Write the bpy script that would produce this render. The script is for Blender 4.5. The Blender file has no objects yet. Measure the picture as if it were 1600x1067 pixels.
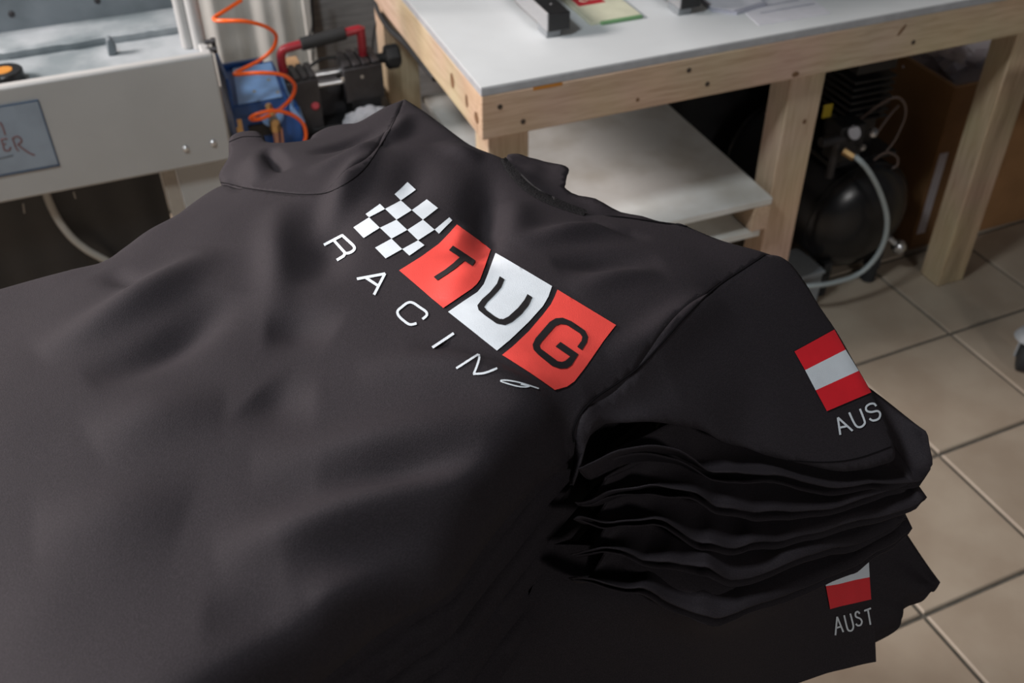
import bpy, bmesh, math, random
import numpy as np
from mathutils import Vector, Matrix, noise
from mathutils.geometry import delaunay_2d_cdt
from mathutils.bvhtree import BVHTree

random.seed(7)
SC = bpy.context.scene
COL = SC.collection

# ------------------------------------------------------------------ camera
F = 1600.0
CAM_H = 1.70
pit, roll = math.radians(39.7), math.radians(-0.5)
_c, _s, _cr, _sr = math.cos(pit), math.sin(pit), math.cos(roll), math.sin(roll)
_fw = np.array([0, _c, -_s]); _up = np.array([0, _s, _c]); _rt = np.array([1.0, 0, 0])
CAMR = _cr * _rt + _sr * _up
CAMU = -_sr * _rt + _cr * _up
CAMF = _fw
ORG = np.array([0, 0, CAM_H])
cam = bpy.data.cameras.new('camera'); camo = bpy.data.objects.new('camera', cam); COL.objects.link(camo)
cam.sensor_width = 36; cam.lens = 36.0; cam.clip_start = 0.02; cam.clip_end = 60
m = Matrix.Identity(4)
for i in range(3):
    m[i][0] = CAMR[i]; m[i][1] = CAMU[i]; m[i][2] = -CAMF[i]; m[i][3] = ORG[i]
camo.matrix_world = m
cam.dof.use_dof = True; cam.dof.focus_distance = 0.86; cam.dof.aperture_fstop = 8.0
SC.camera = camo

# ------------------------------------------------------------------ world, lights, exposure
BA = math.radians(21.3)                      # the bench and the machine share one heading
BU = np.array([math.cos(BA), math.sin(BA), 0]); BV = np.array([-math.sin(BA), math.cos(BA), 0]); BZ = np.array([0, 0, 1.0])
C0 = np.array([-0.0534, 1.759, 0.0])         # foot of the bench corner

def bw(u, v, z):
    return C0 + u * BU + v * BV + z * BZ

w = bpy.data.worlds.new('world'); SC.world = w; w.use_nodes = True
w.node_tree.nodes['Background'].inputs[0].default_value = (0.75, 0.85, 1.0, 1)
w.node_tree.nodes['Background'].inputs[1].default_value = 0.045

def area(name, loc, target, sx, sy, power, color):
    l = bpy.data.lights.new(name, 'AREA'); l.shape = 'RECTANGLE'; l.size = sx; l.size_y = sy
    l.energy = power; l.color = color
    o = bpy.data.objects.new(name, l); COL.objects.link(o)
    o.location = loc
    o.rotation_euler = (Vector(target) - Vector(loc)).to_track_quat('-Z', 'Y').to_euler()
    return o

area('ceiling_lamp', (-0.92, 0.62, 2.80), (0.15, 1.1, 0.9), 0.36, 0.25, 29, (0.88, 0.95, 1.0))
area('right_fill', (2.2, -2.2, 2.2), (0.9, 1.6, 0.6), 0.6, 0.4, 27, (1.0, 0.97, 0.95))  # added fill light, brightens the lower sleeve flag and the plastic bag
area('left_window', (-3.2, 1.35, 2.6), (-0.1, 0.8, 1.1), 1.0, 0.8, 185, (1.0, 0.91, 0.88))
SC.view_settings.view_transform = 'Standard'; SC.view_settings.look = 'None'
SC.view_settings.gamma = 1.0; SC.view_settings.use_curve_mapping = False
SC.view_settings.exposure = 0.0

# ------------------------------------------------------------------ helpers
def ray(px, py):
    d = (px - 800) / F * CAMR - (py - 533.5) / F * CAMU + CAMF
    return d

def at(px, py, z):
    d = ray(px, py); t = (z - CAM_H) / d[2]
    return ORG + t * d

def onv(px, py, v):
    """point of the pixel's ray on the bench-parallel vertical plane v, in bench coordinates"""
    d = ray(px, py); t = ((C0 - ORG) @ BV + v) / (d @ BV)
    p = ORG + t * d - C0
    return (float(p @ BU), float(p @ BV), float(p[2]))

def onz(px, py, z):
    p = at(px, py, z) - C0
    return (float(p @ BU), float(p @ BV), float(z))

def N(nt, typ, **kw):
    n = nt.nodes.new(typ)
    for k, v in kw.items():
        if k.startswith('i_'):
            n.inputs[k[2:].replace('_', ' ')].default_value = v
        else:
            setattr(n, k, v)
    return n

def mat(name, color, rough=0.6, metal=0.0, var=0.08, scale=30.0, bump=0.0, bscale=200.0, spec=0.5, sheen=0.0, stretch=None, col2=None, mixlo=0.4, mixhi=0.65, coat=0.0, rand=0.0, detail=3.0):
    m = bpy.data.materials.new(name); m.use_nodes = True
    nt = m.node_tree; b = nt.nodes['Principled BSDF']
    b.inputs['Roughness'].default_value = rough; b.inputs['Metallic'].default_value = metal
    b.inputs['Specular IOR Level'].default_value = spec
    b.inputs['Coat Weight'].default_value = coat
    if sheen:
        b.inputs['Sheen Weight'].default_value = sheen; b.inputs['Sheen Roughness'].default_value = 0.5
    tc = N(nt, 'ShaderNodeTexCoord'); mp = N(nt, 'ShaderNodeMapping')
    nt.links.new(tc.outputs['Object'], mp.inputs['Vector'])
    if stretch: mp.inputs['Scale'].default_value = stretch
    nz = N(nt, 'ShaderNodeTexNoise'); nz.inputs['Scale'].default_value = scale; nz.inputs['Detail'].default_value = detail
    nt.links.new(mp.outputs['Vector'], nz.inputs['Vector'])
    rp = N(nt, 'ShaderNodeValToRGB')
    c2 = col2 if col2 else tuple(c * (1 - var) for c in color)
    rp.color_ramp.elements[0].color = (*c2, 1); rp.color_ramp.elements[1].color = (*color, 1)
    rp.color_ramp.elements[0].position = mixlo; rp.color_ramp.elements[1].position = mixhi
    nt.links.new(nz.outputs['Fac'], rp.inputs['Fac'])
    out = rp.outputs['Color']
    if rand:
        oi = N(nt, 'ShaderNodeObjectInfo'); mr = N(nt, 'ShaderNodeMapRange')
        mr.inputs['To Min'].default_value = 1 - rand; mr.inputs['To Max'].default_value = 1 + rand
        nt.links.new(oi.outputs['Random'], mr.inputs['Value'])
        hs = N(nt, 'ShaderNodeHueSaturation'); nt.links.new(out, hs.inputs['Color']); nt.links.new(mr.outputs['Result'], hs.inputs['Value'])
        out = hs.outputs['Color']
    nt.links.new(out, b.inputs['Base Color'])
    if bump:
        bz = N(nt, 'ShaderNodeTexNoise'); bz.inputs['Scale'].default_value = bscale; bz.inputs['Detail'].default_value = 2
        nt.links.new(mp.outputs['Vector'], bz.inputs['Vector'])
        bp = N(nt, 'ShaderNodeBump'); bp.inputs['Strength'].default_value = bump; bp.inputs['Distance'].default_value = 0.002
        nt.links.new(bz.outputs['Fac'], bp.inputs['Height']); nt.links.new(bp.outputs['Normal'], b.inputs['Normal'])
    return m

def wood(name, stretch, rot=(0, 0, 0), light=(0.585, 0.44, 0.30), dark=(0.46, 0.33, 0.21)):
    m = bpy.data.materials.new(name); m.use_nodes = True
    nt = m.node_tree; b = nt.nodes['Principled BSDF']; b.inputs['Roughness'].default_value = 0.62
    b.inputs['Specular IOR Level'].default_value = 0.3
    tc = N(nt, 'ShaderNodeTexCoord'); mp = N(nt, 'ShaderNodeMapping'); mp.inputs['Scale'].default_value = stretch
    nt.links.new(tc.outputs['Object'], mp.inputs['Vector'])
    n1 = N(nt, 'ShaderNodeTexNoise'); n1.inputs['Scale'].default_value = 9; n1.inputs['Detail'].default_value = 5; n1.inputs['Distortion'].default_value = 0.6
    nt.links.new(mp.outputs['Vector'], n1.inputs['Vector'])
    r1 = N(nt, 'ShaderNodeValToRGB'); e = r1.color_ramp.elements
    e[0].position = 0.3; e[0].color = (*dark, 1); e[1].position = 0.62; e[1].color = (*light, 1)
    nt.links.new(n1.outputs['Fac'], r1.inputs['Fac'])
    n2 = N(nt, 'ShaderNodeTexNoise'); n2.inputs['Scale'].default_value = 4; n2.inputs['Detail'].default_value = 2
    nt.links.new(tc.outputs['Object'], n2.inputs['Vector'])
    mx = N(nt, 'ShaderNodeMix', data_type='RGBA', blend_type='MULTIPLY'); mx.inputs['Factor'].default_value = 0.35
    nt.links.new(r1.outputs['Color'], mx.inputs['A']); nt.links.new(n2.outputs['Color'], mx.inputs['B'])
    rb = N(nt, 'ShaderNodeHueSaturation'); rb.inputs['Saturation'].default_value = 0.95; rb.inputs['Value'].default_value = 1.15
    nt.links.new(mx.outputs['Result'], rb.inputs['Color'])
    nt.links.new(rb.outputs['Color'], b.inputs['Base Color'])
    bp = N(nt, 'ShaderNodeBump'); bp.inputs['Strength'].default_value = 0.15; bp.inputs['Distance'].default_value = 0.002
    nt.links.new(n1.outputs['Fac'], bp.inputs['Height']); nt.links.new(bp.outputs['Normal'], b.inputs['Normal'])
    return m

CLOTH = (0.0225, 0.0184, 0.0216)
M = {}
M['cloth'] = mat('black_jersey', CLOTH, 0.75, var=0.35, scale=900, detail=2.0, bump=0.25, bscale=1400, spec=0.26)
M['cloth'].node_tree.nodes['Principled BSDF'].inputs['Specular Tint'].default_value = (1.0, 0.93, 0.97, 1)
M['cloth_in'] = M['cloth']
M['rib'] = mat('black_rib_knit', (0.010, 0.009, 0.010), 0.7, var=0.3, scale=160, bump=0.5, bscale=500, spec=0.2)
M['thread'] = mat('black_thread', (0.006, 0.005, 0.006), 0.8, spec=0.1)
M['p_red'] = mat('red_ink', (0.78, 0.072, 0.058), 0.42, var=0.06, scale=60, bump=0.2, bscale=1500)
M['p_red2'] = mat('crimson_ink', (0.72, 0.018, 0.028), 0.42, var=0.06, scale=60, bump=0.2, bscale=1500)
M['p_white'] = mat('white_ink', (0.66, 0.70, 0.74), 0.45, var=0.05, scale=60, bump=0.2, bscale=1500)
M['p_black'] = mat('black_ink_gap', (0.010, 0.0085, 0.010), 0.6, var=0.1, spec=0.4)
M['wood_u'] = wood('pine_along_bench', (1.2, 14, 14))
M['wood_v'] = wood('pine_across_bench', (14, 1.2, 14))
M['wood_z'] = wood('pine_upright', (14, 14, 1.0))
M['white_lam'] = mat('white_laminate', (0.70, 0.73, 0.74), 0.45, var=0.08, scale=5)
M['edge'] = mat('grey_board_edge', (0.40, 0.41, 0.43), 0.7, var=0.12, scale=40)
M['shelf'] = mat('worn_white_board', (0.68, 0.68, 0.65), 0.6, var=0.3, scale=7, col2=(0.52, 0.50, 0.45), mixlo=0.3, mixhi=0.55)
M['hole'] = mat('dark_screw', (0.05, 0.035, 0.025), 0.6)
M['knot'] = mat('wood_knot', (0.20, 0.105, 0.05), 0.6, var=0.3)
M['orange_stain'] = mat('orange_glue', (0.55, 0.22, 0.03), 0.5)
M['tile'] = mat('beige_stoneware', (0.40, 0.335, 0.26), 0.55, var=0.2, scale=5, col2=(0.33, 0.265, 0.20), bump=0.06, bscale=300, rand=0.05, detail=6)
M['grout'] = mat('grey_grout', (0.12, 0.11, 0.09), 0.9, var=0.3, scale=30)
M['wall'] = mat('brown_grey_plaster', (0.22, 0.18, 0.14), 0.85, var=0.06, scale=4)
M['grey_wall'] = mat('grey_grained_panel', (0.45, 0.43, 0.42), 0.7, var=0.25, scale=6, stretch=(1.5, 8, 22), detail=5)
M['curtain'] = mat('white_ribbed_sheet', (0.66, 0.65, 0.61), 0.6, var=0.12, scale=5, stretch=(10, 10, 1))
M['mach'] = mat('white_powder_coat', (0.46, 0.46, 0.45), 0.45, var=0.05, scale=8)
M['mach_dirty'] = mat('stained_white_metal', (0.40, 0.43, 0.45), 0.55, var=0.3, scale=9, col2=(0.20, 0.235, 0.25), mixlo=0.35, mixhi=0.62, detail=6)
M['mach_grey'] = mat('grey_stained_metal', (0.24, 0.27, 0.295), 0.5, var=0.3, scale=6, col2=(0.14, 0.165, 0.18), detail=5)
M['label'] = mat('blue_grey_label', (0.30, 0.36, 0.43), 0.4, var=0.25, scale=10)
M['label_edge'] = mat('navy_label_rim', (0.05, 0.10, 0.18), 0.5)
M['label_red'] = mat('maroon_print', (0.22, 0.10, 0.10), 0.5)
M['label_black'] = mat('black_print', (0.03, 0.035, 0.045), 0.5)
M['black'] = mat('black_plastic', (0.012, 0.012, 0.013), 0.5, var=0.2)
M['black_rubber'] = mat('black_rubber', (0.018, 0.019, 0.02), 0.75, var=0.2)
M['dark_metal'] = mat('dark_cast_metal', (0.05, 0.047, 0.05), 0.45, metal=0.3, var=0.3, scale=25)
M['tank'] = mat('black_enamel', (0.010, 0.010, 0.011), 0.28, var=0.2, spec=0.5)
M['steel'] = mat('bright_steel', (0.75, 0.77, 0.80), 0.3, metal=1.0)
M['alu'] = mat('brushed_aluminium', (0.55, 0.55, 0.56), 0.4, metal=0.7, var=0.1, stretch=(1, 10, 10))
M['grey_paint'] = mat('grey_painted_metal', (0.25, 0.27, 0.285), 0.5)
M['red_paint'] = mat('red_enamel', (0.30, 0.018, 0.028), 0.35)
M['red_knob'] = mat('red_plastic', (0.5, 0.03, 0.05), 0.4)
M['blue'] = mat('blue_enamel', (0.018, 0.10, 0.36), 0.4, var=0.25, scale=12)
M['blue_l'] = mat('pale_blue_enamel', (0.27, 0.48, 0.86), 0.4, var=0.15, scale=25)
M['orange'] = mat('orange_nylon', (0.95, 0.13, 0.012), 0.32, var=0.05)
M['brass'] = mat('brass', (0.60, 0.38, 0.17), 0.35, metal=0.9)
M['copper'] = mat('copper_tube', (0.55, 0.30, 0.22), 0.3, metal=0.9)
M['card'] = mat('brown_cardboard', (0.36, 0.185, 0.075), 0.8, var=0.15, scale=10)
M['card_edge'] = mat('cardboard_edge', (0.55, 0.34, 0.18), 0.85)
M['bag'] = mat('milky_plastic_film', (0.86, 0.80, 0.84), 0.35, var=0.1, scale=12)
M['hose'] = mat('grey_air_hose', (0.33, 0.37, 0.37), 0.4)
M['pale_hose'] = mat('cream_hose', (0.42, 0.40, 0.36), 0.5)
M['green'] = mat('green_edge', (0.16, 0.33, 0.15), 0.6)
M['cream'] = mat('cream_board', (0.66, 0.66, 0.50), 0.6, var=0.08)
M['redsq'] = mat('red_sticker', (0.50, 0.025, 0.04), 0.5)
M['paper'] = mat('white_paper', (0.70, 0.70, 0.75), 0.8)
M['paper_print'] = mat('grey_printing', (0.42, 0.43, 0.50), 0.8)
M['beige'] = mat('beige_paint', (0.40, 0.36, 0.31), 0.6)
M['wire'] = mat('brown_wire', (0.14, 0.10, 0.085), 0.5)
M['yellow'] = mat('yellow_tag', (0.45, 0.33, 0.02), 0.6)
M['led'] = mat('green_sticker', (0.03, 0.30, 0.05), 0.5)
M['rag'] = mat('white_cotton_rag', (0.55, 0.56, 0.60), 0.9, var=0.1, bump=0.4, bscale=500)

class MB:
    def __init__(s): s.v = []; s.f = []; s.mi = []
    def add(s, vs, fs, mi=0):
        o = len(s.v); s.v += [tuple(map(float, q)) for q in vs]; s.f += [tuple(i + o for i in f) for f in fs]; s.mi += [mi] * len(fs); return s
    def box(s, x0, x1, y0, y1, z0, z1, mi=0):
        return s.add([(x0, y0, z0), (x1, y0, z0), (x1, y1, z0), (x0, y1, z0), (x0, y0, z1), (x1, y0, z1), (x1, y1, z1), (x0, y1, z1)],
                     [(0, 3, 2, 1), (4, 5, 6, 7), (0, 1, 5, 4), (1, 2, 6, 5), (2, 3, 7, 6), (3, 0, 4, 7)], mi)
    def prof(s, p0, axis, prof, n=20, mi=0):
        """solid of revolution from p0 along axis; prof = [(distance, radius)]"""
        a = Vector(axis).normalized(); t = a.orthogonal().normalized(); b = a.cross(t); p0 = Vector(p0)
        vs = []; fs = []
        for d, r in prof:
            for i in range(n):
                an = 2 * math.pi * i / n
                vs.append(p0 + a * d + (t * math.cos(an) + b * math.sin(an)) * r)
        for j in range(len(prof) - 1):
            for i in range(n):
                k = (i + 1) % n
                fs.append((j * n + i, j * n + k, (j + 1) * n + k, (j + 1) * n + i))
        fs.append(tuple(range(n))[::-1]); fs.append(tuple((len(prof) - 1) * n + i for i in range(n)))
        return s.add(vs, fs, mi)
    def cyl(s, p0, p1, r, n=16, mi=0):
        d = (Vector(p1) - Vector(p0)); c = min(r * 0.12, d.length * 0.2)
        return s.prof(p0, d, [(0, r - c), (c, r), (d.length - c, r), (d.length, r - c)], n, mi)
    def tube(s, pts, r, n=8, mi=0, smooth=3):
        P = [Vector(p) for p in pts]
        if smooth:
            Q = []
            for i in range(len(P) - 1):
                p0, p1, p2, p3 = P[max(i - 1, 0)], P[i], P[i + 1], P[min(i + 2, len(P) - 1)]
                for k in range(smooth):
                    t = k / smooth
                    Q.append(0.5 * ((2 * p1) + (p2 - p0) * t + (2 * p0 - 5 * p1 + 4 * p2 - p3) * t * t + (3 * p1 - p0 - 3 * p2 + p3) * t ** 3))
            Q.append(P[-1]); P = Q
        vs = []; fs = []; nrm = None
        for i, p in enumerate(P):
            d = (P[min(i + 1, len(P) - 1)] - P[max(i - 1, 0)]).normalized()
            if nrm is None: nrm = d.orthogonal().normalized()
            nrm = (nrm - d * nrm.dot(d)).normalized(); b = d.cross(nrm)
            for k in range(n):
                an = 2 * math.pi * k / n; vs.append(p + (nrm * math.cos(an) + b * math.sin(an)) * r)
        for i in range(len(P) - 1):
            for k in range(n):
                j = (k + 1) % n; fs.append((i * n + k, i * n + j, (i + 1) * n + j, (i + 1) * n + k))
        fs.append(tuple(range(n))[::-1]); fs.append(tuple((len(P) - 1) * n + k for k in range(n)))
        return s.add(vs, fs, mi)
    def torus(s, c, axis, R, r, n=28, m_=10, mi=0):
        a = Vector(axis).normalized(); t = a.orthogonal().normalized(); b = a.cross(t); c = Vector(c); vs = []; fs = []
        for i in range(n):
            an = 2 * math.pi * i / n; e = t * math.cos(an) + b * math.sin(an)
            for k in range(m_):
                bn = 2 * math.pi * k / m_; vs.append(c + e * (R + r * math.cos(bn)) + a * r * math.sin(bn))
        for i in range(n):
            for k in range(m_):
                i2 = (i + 1) % n; k2 = (k + 1) % m_
                fs.append((i * m_ + k, i2 * m_ + k, i2 * m_ + k2, i * m_ + k2))
        return s.add(vs, fs, mi)
    def prism(s, poly, axis, h, mi=0):
        """extrude a planar 3-D polygon by h along axis"""
        a = Vector(axis) * h; P = [Vector(p) for p in poly]; n = len(P)
        vs = P + [p + a for p in P]
        fs = [tuple(range(n))[::-1], tuple(range(n, 2 * n))] + [(i, (i + 1) % n, n + (i + 1) % n, n + i) for i in range(n)]
        return s.add(vs, fs, mi)

def build(mb, name, mats, parent=None, base=(0, 0, 0), bevel=0.0, smooth=False, angle=40):
    me = bpy.data.meshes.new(name)
    me.from_pydata([tuple(np.array(v) - np.array(base)) for v in mb.v], [], mb.f)
    if not isinstance(mats, (list, tuple)): mats = [mats]
    for x in mats: me.materials.append(x)
    if len(mats) > 1: me.polygons.foreach_set('material_index', mb.mi)
    bm = bmesh.new(); bm.from_mesh(me); bmesh.ops.recalc_face_normals(bm, faces=bm.faces); bm.to_mesh(me); bm.free()
    o = bpy.data.objects.new(name, me); COL.objects.link(o)
    if parent: o.parent = parent
    if bevel:
        b = o.modifiers.new('bevel', 'BEVEL'); b.width = bevel; b.segments = 2; b.limit_method = 'ANGLE'
        smooth = True
    if smooth:
        me.shade_smooth()
        me.set_sharp_from_angle(angle=math.radians(angle))
    return o

def tag(o, label=None, cat=None, group=None, kind=None):
    if label: o['label'] = label
    if cat: o['category'] = cat
    if group: o['group'] = group
    if kind: o['kind'] = kind
    return o

class Thing:
    """an Empty at a thing's base in bench coordinates; parts are given in the same coordinates"""
    def __init__(s, name, label, cat, base, group=None, kind=None):
        s.o = bpy.data.objects.new(name, None); COL.objects.link(s.o); s.o.empty_display_size = 0.05
        s.o.location = bw(*base); s.o.rotation_euler = (0, 0, BA); s.base = base
        tag(s.o, label, cat, group, kind)
    def part(s, name, mb, m_, parent=None, label=None, **kw):
        o = build(mb, name, m_, parent or s.o, s.base, **kw)
        if label: o['label'] = label
        return o

def catmull(P, n=8, closed=False):
    P = [np.array(p, float) for p in P]; out = []
    L = len(P); rng = L if closed else L - 1
    for i in range(rng):
        if closed: p0, p1, p2, p3 = P[(i - 1) % L], P[i], P[(i + 1) % L], P[(i + 2) % L]
        else: p0, p1, p2, p3 = P[max(i - 1, 0)], P[i], P[i + 1], P[min(i + 2, L - 1)]
        for k in range(n):
            t = k / n
            out.append(0.5 * (2 * p1 + (p2 - p0) * t + (2 * p0 - 5 * p1 + 4 * p2 - p3) * t * t + (3 * p1 - p0 - 3 * p2 + p3) * t ** 3))
    if not closed: out.append(P[-1])
    return out

# ------------------------------------------------------------------ the setting: floor, walls, ceiling
TA = math.radians(23.5); PITCH = 0.330
t0 = at(1467, 709.4, 0.0)
floor = bpy.data.objects.new('floor', None); COL.objects.link(floor); floor['kind'] = 'structure'
floor.location = (t0[0], t0[1], 0); floor.rotation_euler = (0, 0, TA)
sl = build(MB().box(-4.3, 3.2, -3.2, 4.4, -0.08, -0.006), 'grout_bed', M['grout'], floor)
g = 0.0045
tm = MB(); h0 = PITCH / 2 - g; b_ = 0.003
tm.add([(-h0, -h0, -0.02), (h0, -h0, -0.02), (h0, h0, -0.02), (-h0, h0, -0.02),
        (-h0, -h0, -b_), (h0, -h0, -b_), (h0, h0, -b_), (-h0, h0, -b_),
        (-h0 + b_, -h0 + b_, 0), (h0 - b_, -h0 + b_, 0), (h0 - b_, h0 - b_, 0), (-h0 + b_, h0 - b_, 0)],
       [(8, 9, 10, 11)] + [(i, (i + 1) % 4, 4 + (i + 1) % 4, 4 + i) for i in range(4)] + [(4 + i, 4 + (i + 1) % 4, 8 + (i + 1) % 4, 8 + i) for i in range(4)])
first = None
for i in range(-9, 7):
    for j in range(-6, 10):
        if first is None:
            first = o = build(tm, 'tile', M['tile'], floor)
        else:
            o = first.copy(); COL.objects.link(o); o.parent = floor
        o.location = ((i + 0.5) * PITCH, (j + 0.5) * PITCH, random.uniform(-0.0006, 0.0006))
        o.rotation_euler = (0, 0, random.choice((0, 1, 2, 3)) * math.pi / 2)

def struct(name, mb, m_, base=(0, 0, 0)):
    o = build(mb, name, m_, None, base); o['kind'] = 'structure'
    o.location = bw(*base); o.rotation_euler = (0, 0, BA); return o
struct('wall_back', MB().box(-2.4, 2.6, 1.30, 1.40, -0.01, 2.95), M['wall'])
struct('ceiling', MB().box(-2.4, 2.6, -2.2, 1.30, 2.95, 3.05), M['wall'])
struct('trim_1', MB().box(-0.085, 0.62, 1.275, 1.30, 0.0, 1.30), M['grey_wall'])

# ------------------------------------------------------------------ workbench
bench = Thing('workbench', 'pale pine workbench with a white top, screwed aprons and a lower shelf', 'workbench', (0.72, 0.44, 0))
L_, D_ = 1.44, 0.885
bench.part('worktop', MB().box(0, L_, 0, D_, 0.832, 0.848), M['edge'], bevel=0.0015, label='grey-edged board of the worktop')
bench.part('worktop_laminate', MB().box(0.0005, L_, 0.0005, D_, 0.848, 0.8505), M['white_lam'], label='smooth white laminate')
bench.part('apron_board', MB().box(0, L_, 0.0, 0.027, 0.741, 0.832), M['wood_u'], bevel=0.0025)
bench.part('apron_board', MB().box(0.0, 0.027, 0.027, D_, 0.741, 0.832), M['wood_v'], bevel=0.0025)
bench.part('apron_board', MB().box(0.027, L_, D_ - 0.027, D_, 0.741, 0.832), M['wood_u'], bevel=0.0025)
bench.part('apron_board', MB().box(L_ - 0.027, L_, 0.027, D_ - 0.027, 0.741, 0.832), M['wood_v'], bevel=0.0025)
for u in (0.020, 0.717, 1.330):
    for v in (0.0275, 0.785):
        bench.part('leg', MB().box(u, u + 0.088, v, v + 0.072, 0, 0.832), M['wood_z'], bevel=0.003)
bench.part('shelf_board', MB().box(0.115, 0.703, 0.0, 0.80, 0.432, 0.450), M['shelf'], bevel=0.002, label='worn white shelf board')
bench.part('shelf_board', MB().box(0.115, 0.688, 0.006, 0.80, 0.345, 0.363), M['shelf'], bevel=0.002, label='second white board under the shelf')
bench.part('shelf_batten', MB().box(0.658, 0.703, 0.0, 0.80, 0.366, 0.431), M['wood_v'], bevel=0.002)
bench.part('shelf_rail', MB().box(0.108, 0.655, 0.10, 0.125, 0.366, 0.431), M['wood_u'], bevel=0.002)
for (u, z) in ((0.037, 0.805), (0.084, 0.765), (0.442, 0.807), (0.489, 0.769), (0.999, 0.773)):
    bench.part('screw', MB().cyl((u, 0.004, z), (u, -0.0012, z), 0.0052, 14), M['hole'], smooth=True)
for (u, z, ru, rz) in ((0.703, 0.752, 0.009, 0.006), (0.331, 0.764, 0.004, 0.004)):
    k = MB().prof((0, 0, 0), (0, 1, 0), [(-0.0008, 0.6), (-0.0004, 1.0), (0.002, 1.0)], 16)
    k.v = [(u + x * ru, y, z + zz * rz) for x, y, zz in k.v]
    bench.part('knot', k, M['knot'])
k = MB().prof((0, 0, 0), (0, 1, 0), [(-0.0008, 0.6), (-0.0004, 1.0), (0.002, 1.0)], 16)
k.v = [(0.959 + x * 0.0045 + zz * 0.008, y, 0.807 + zz * 0.012) for x, y, zz in k.v]
bench.part('knot', k, M['knot'])
for (v, z, rv, rz) in ((0.17, 0.79, 0.012, 0.016), (0.085, 0.785, 0.008, 0.014), (0.03, 0.775, 0.012, 0.012)):
    k = MB().prof((0, 0, 0), (1, 0, 0), [(-0.0008, 0.6), (-0.0004, 1.0), (0.002, 1.0)], 16)
    k.v = [(x, v + y * rv, z + zz * rz) for x, y, zz in k.v]
    bench.part('knot', k, M['knot'])
k = MB().prof((0, 0, 0), (0, 1, 0), [(-0.0008, 0.6), (-0.0004, 1.0), (0.002, 1.0)], 16)
k.v = [(0.772 + x * 0.005, 0.0275 + y, 0.615 + zz * 0.006) for x, y, zz in k.v]
bench.part('knot', k, M['knot'])
bench.part('glue_stain', MB().box(0.105, 0.165, -0.0008, 0.001, 0.826, 0.8318), M['orange_stain'], label='orange smear under the worktop edge')

# press frame standing on the bench: two black-topped feet carrying a bed above
pf = Thing('press_frame', 'black topped metal press feet standing on the white bench', 'press', (0.37, 0.37, 0.8505))
for (u0, ) in ((0.197,), (0.497,)):
    pf.part('foot_pad', MB().box(u0 + 0.002, u0 + 0.034, 0.158, 0.205, 0.8505, 0.866), M['grey_paint'], bevel=0.002, label='grey rubber pad')
    pf.part('foot_pad', MB().box(u0 + 0.002, u0 + 0.034, 0.60, 0.65, 0.8505, 0.866), M['grey_paint'], bevel=0.002, label='grey rubber pad')
    f = pf.part('foot_bar', MB().box(u0 + 0.004, u0 + 0.05, 0.15, 0.66, 0.866, 0.902), M['black'], bevel=0.002, label='black bar')
    for v in (0.20, 0.30):
        pf.part('screw', MB().cyl((u0 + 0.03, v, 0.901), (u0 + 0.03, v, 0.9035), 0.003, 10), M['steel'], parent=f)
    pf.part('side_plate', MB().box(u0, u0 + 0.004, 0.152, 0.66, 0.868, 0.905), M['alu'], bevel=0.001, label='bare aluminium side plate')
    pf.part('upright', MB().box(u0 + 0.006, u0 + 0.046, 0.52, 0.60, 0.902, 1.12), M['black'], bevel=0.003)
pf.part('press_bed', MB().box(0.02, 0.70, 0.155, 0.78, 1.12, 1.17), M['grey_paint'], bevel=0.004)

cb = Thing('cutting_board', 'cream board with green front edge and red sticker lying between the press feet', 'board', (0.37, 0.33, 0.8505))
cb.part('board', MB().box(0.308, 0.425, 0.182, 0.52, 0.8505, 0.857), M['cream'], bevel=0.001)
cb.part('board_edge', MB().box(0.330, 0.425, 0.174, 0.1825, 0.8505, 0.8568), M['green'], bevel=0.001, label='green front edge')
st = cb.part('sticker', MB().box(0.322, 0.384, 0.270, 0.325, 0.857, 0.8576), M['redsq'], label='red sticker with a pale ring')
cb.part('sticker_mark', MB().torus((0.345, 0.297, 0.8577), (0, 0, 1), 0.009, 0.0012, 16, 5), M['cream'], parent=st)
cb.part('sticker_mark', MB().box(0.358, 0.376, 0.291, 0.294, 0.8575, 0.8579).box(0.358, 0.374, 0.299, 0.302, 0.8575, 0.8579), M['cream'], parent=st)

def sheet(name, label, cat, poly, z, m_, lift=0.0):
    t = Thing(name, label, cat, (poly[0][0], poly[0][1], z))
    t.part('sheet', MB().prism([(u, v, z) for u, v in poly], (0, 0, 1), 0.0009), m_)
    return t
s1 = sheet('paper_sheet', 'white printed paper sheet near the front edge of the bench', 'paper', [(0.628, 0.050), (0.80, 0.045), (0.83, 0.26), (0.655, 0.265)], 0.8507, M['paper'])
for i in range(4):
    s1.part('print_line', MB().box(0.665, 0.80 - 0.02 * (i % 2), 0.10 + 0.03 * i, 0.106 + 0.03 * i, 0.8515, 0.8519), M['paper_print'])
sb = Thing('paper_pad', 'thin grey stapled paper pad lying behind the white sheet', 'paper', (0.58, 0.2, 0.8507))
sb.part('cover', MB().prism([(0.575, 0.150, 0.8507), (0.615, 0.115, 0.8507), (0.70, 0.135, 0.8507), (0.72, 0.30, 0.8507), (0.60, 0.32, 0.8507)], (0, 0, 1), 0.006), M['paper_print'])
sb.part('page', MB().prism([(0.578, 0.155, 0.8568), (0.613, 0.125, 0.8568), (0.695, 0.143, 0.8568), (0.715, 0.30, 0.8568), (0.60, 0.315, 0.8568)], (0, 0, 1), 0.0012), M['paper'])

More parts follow.
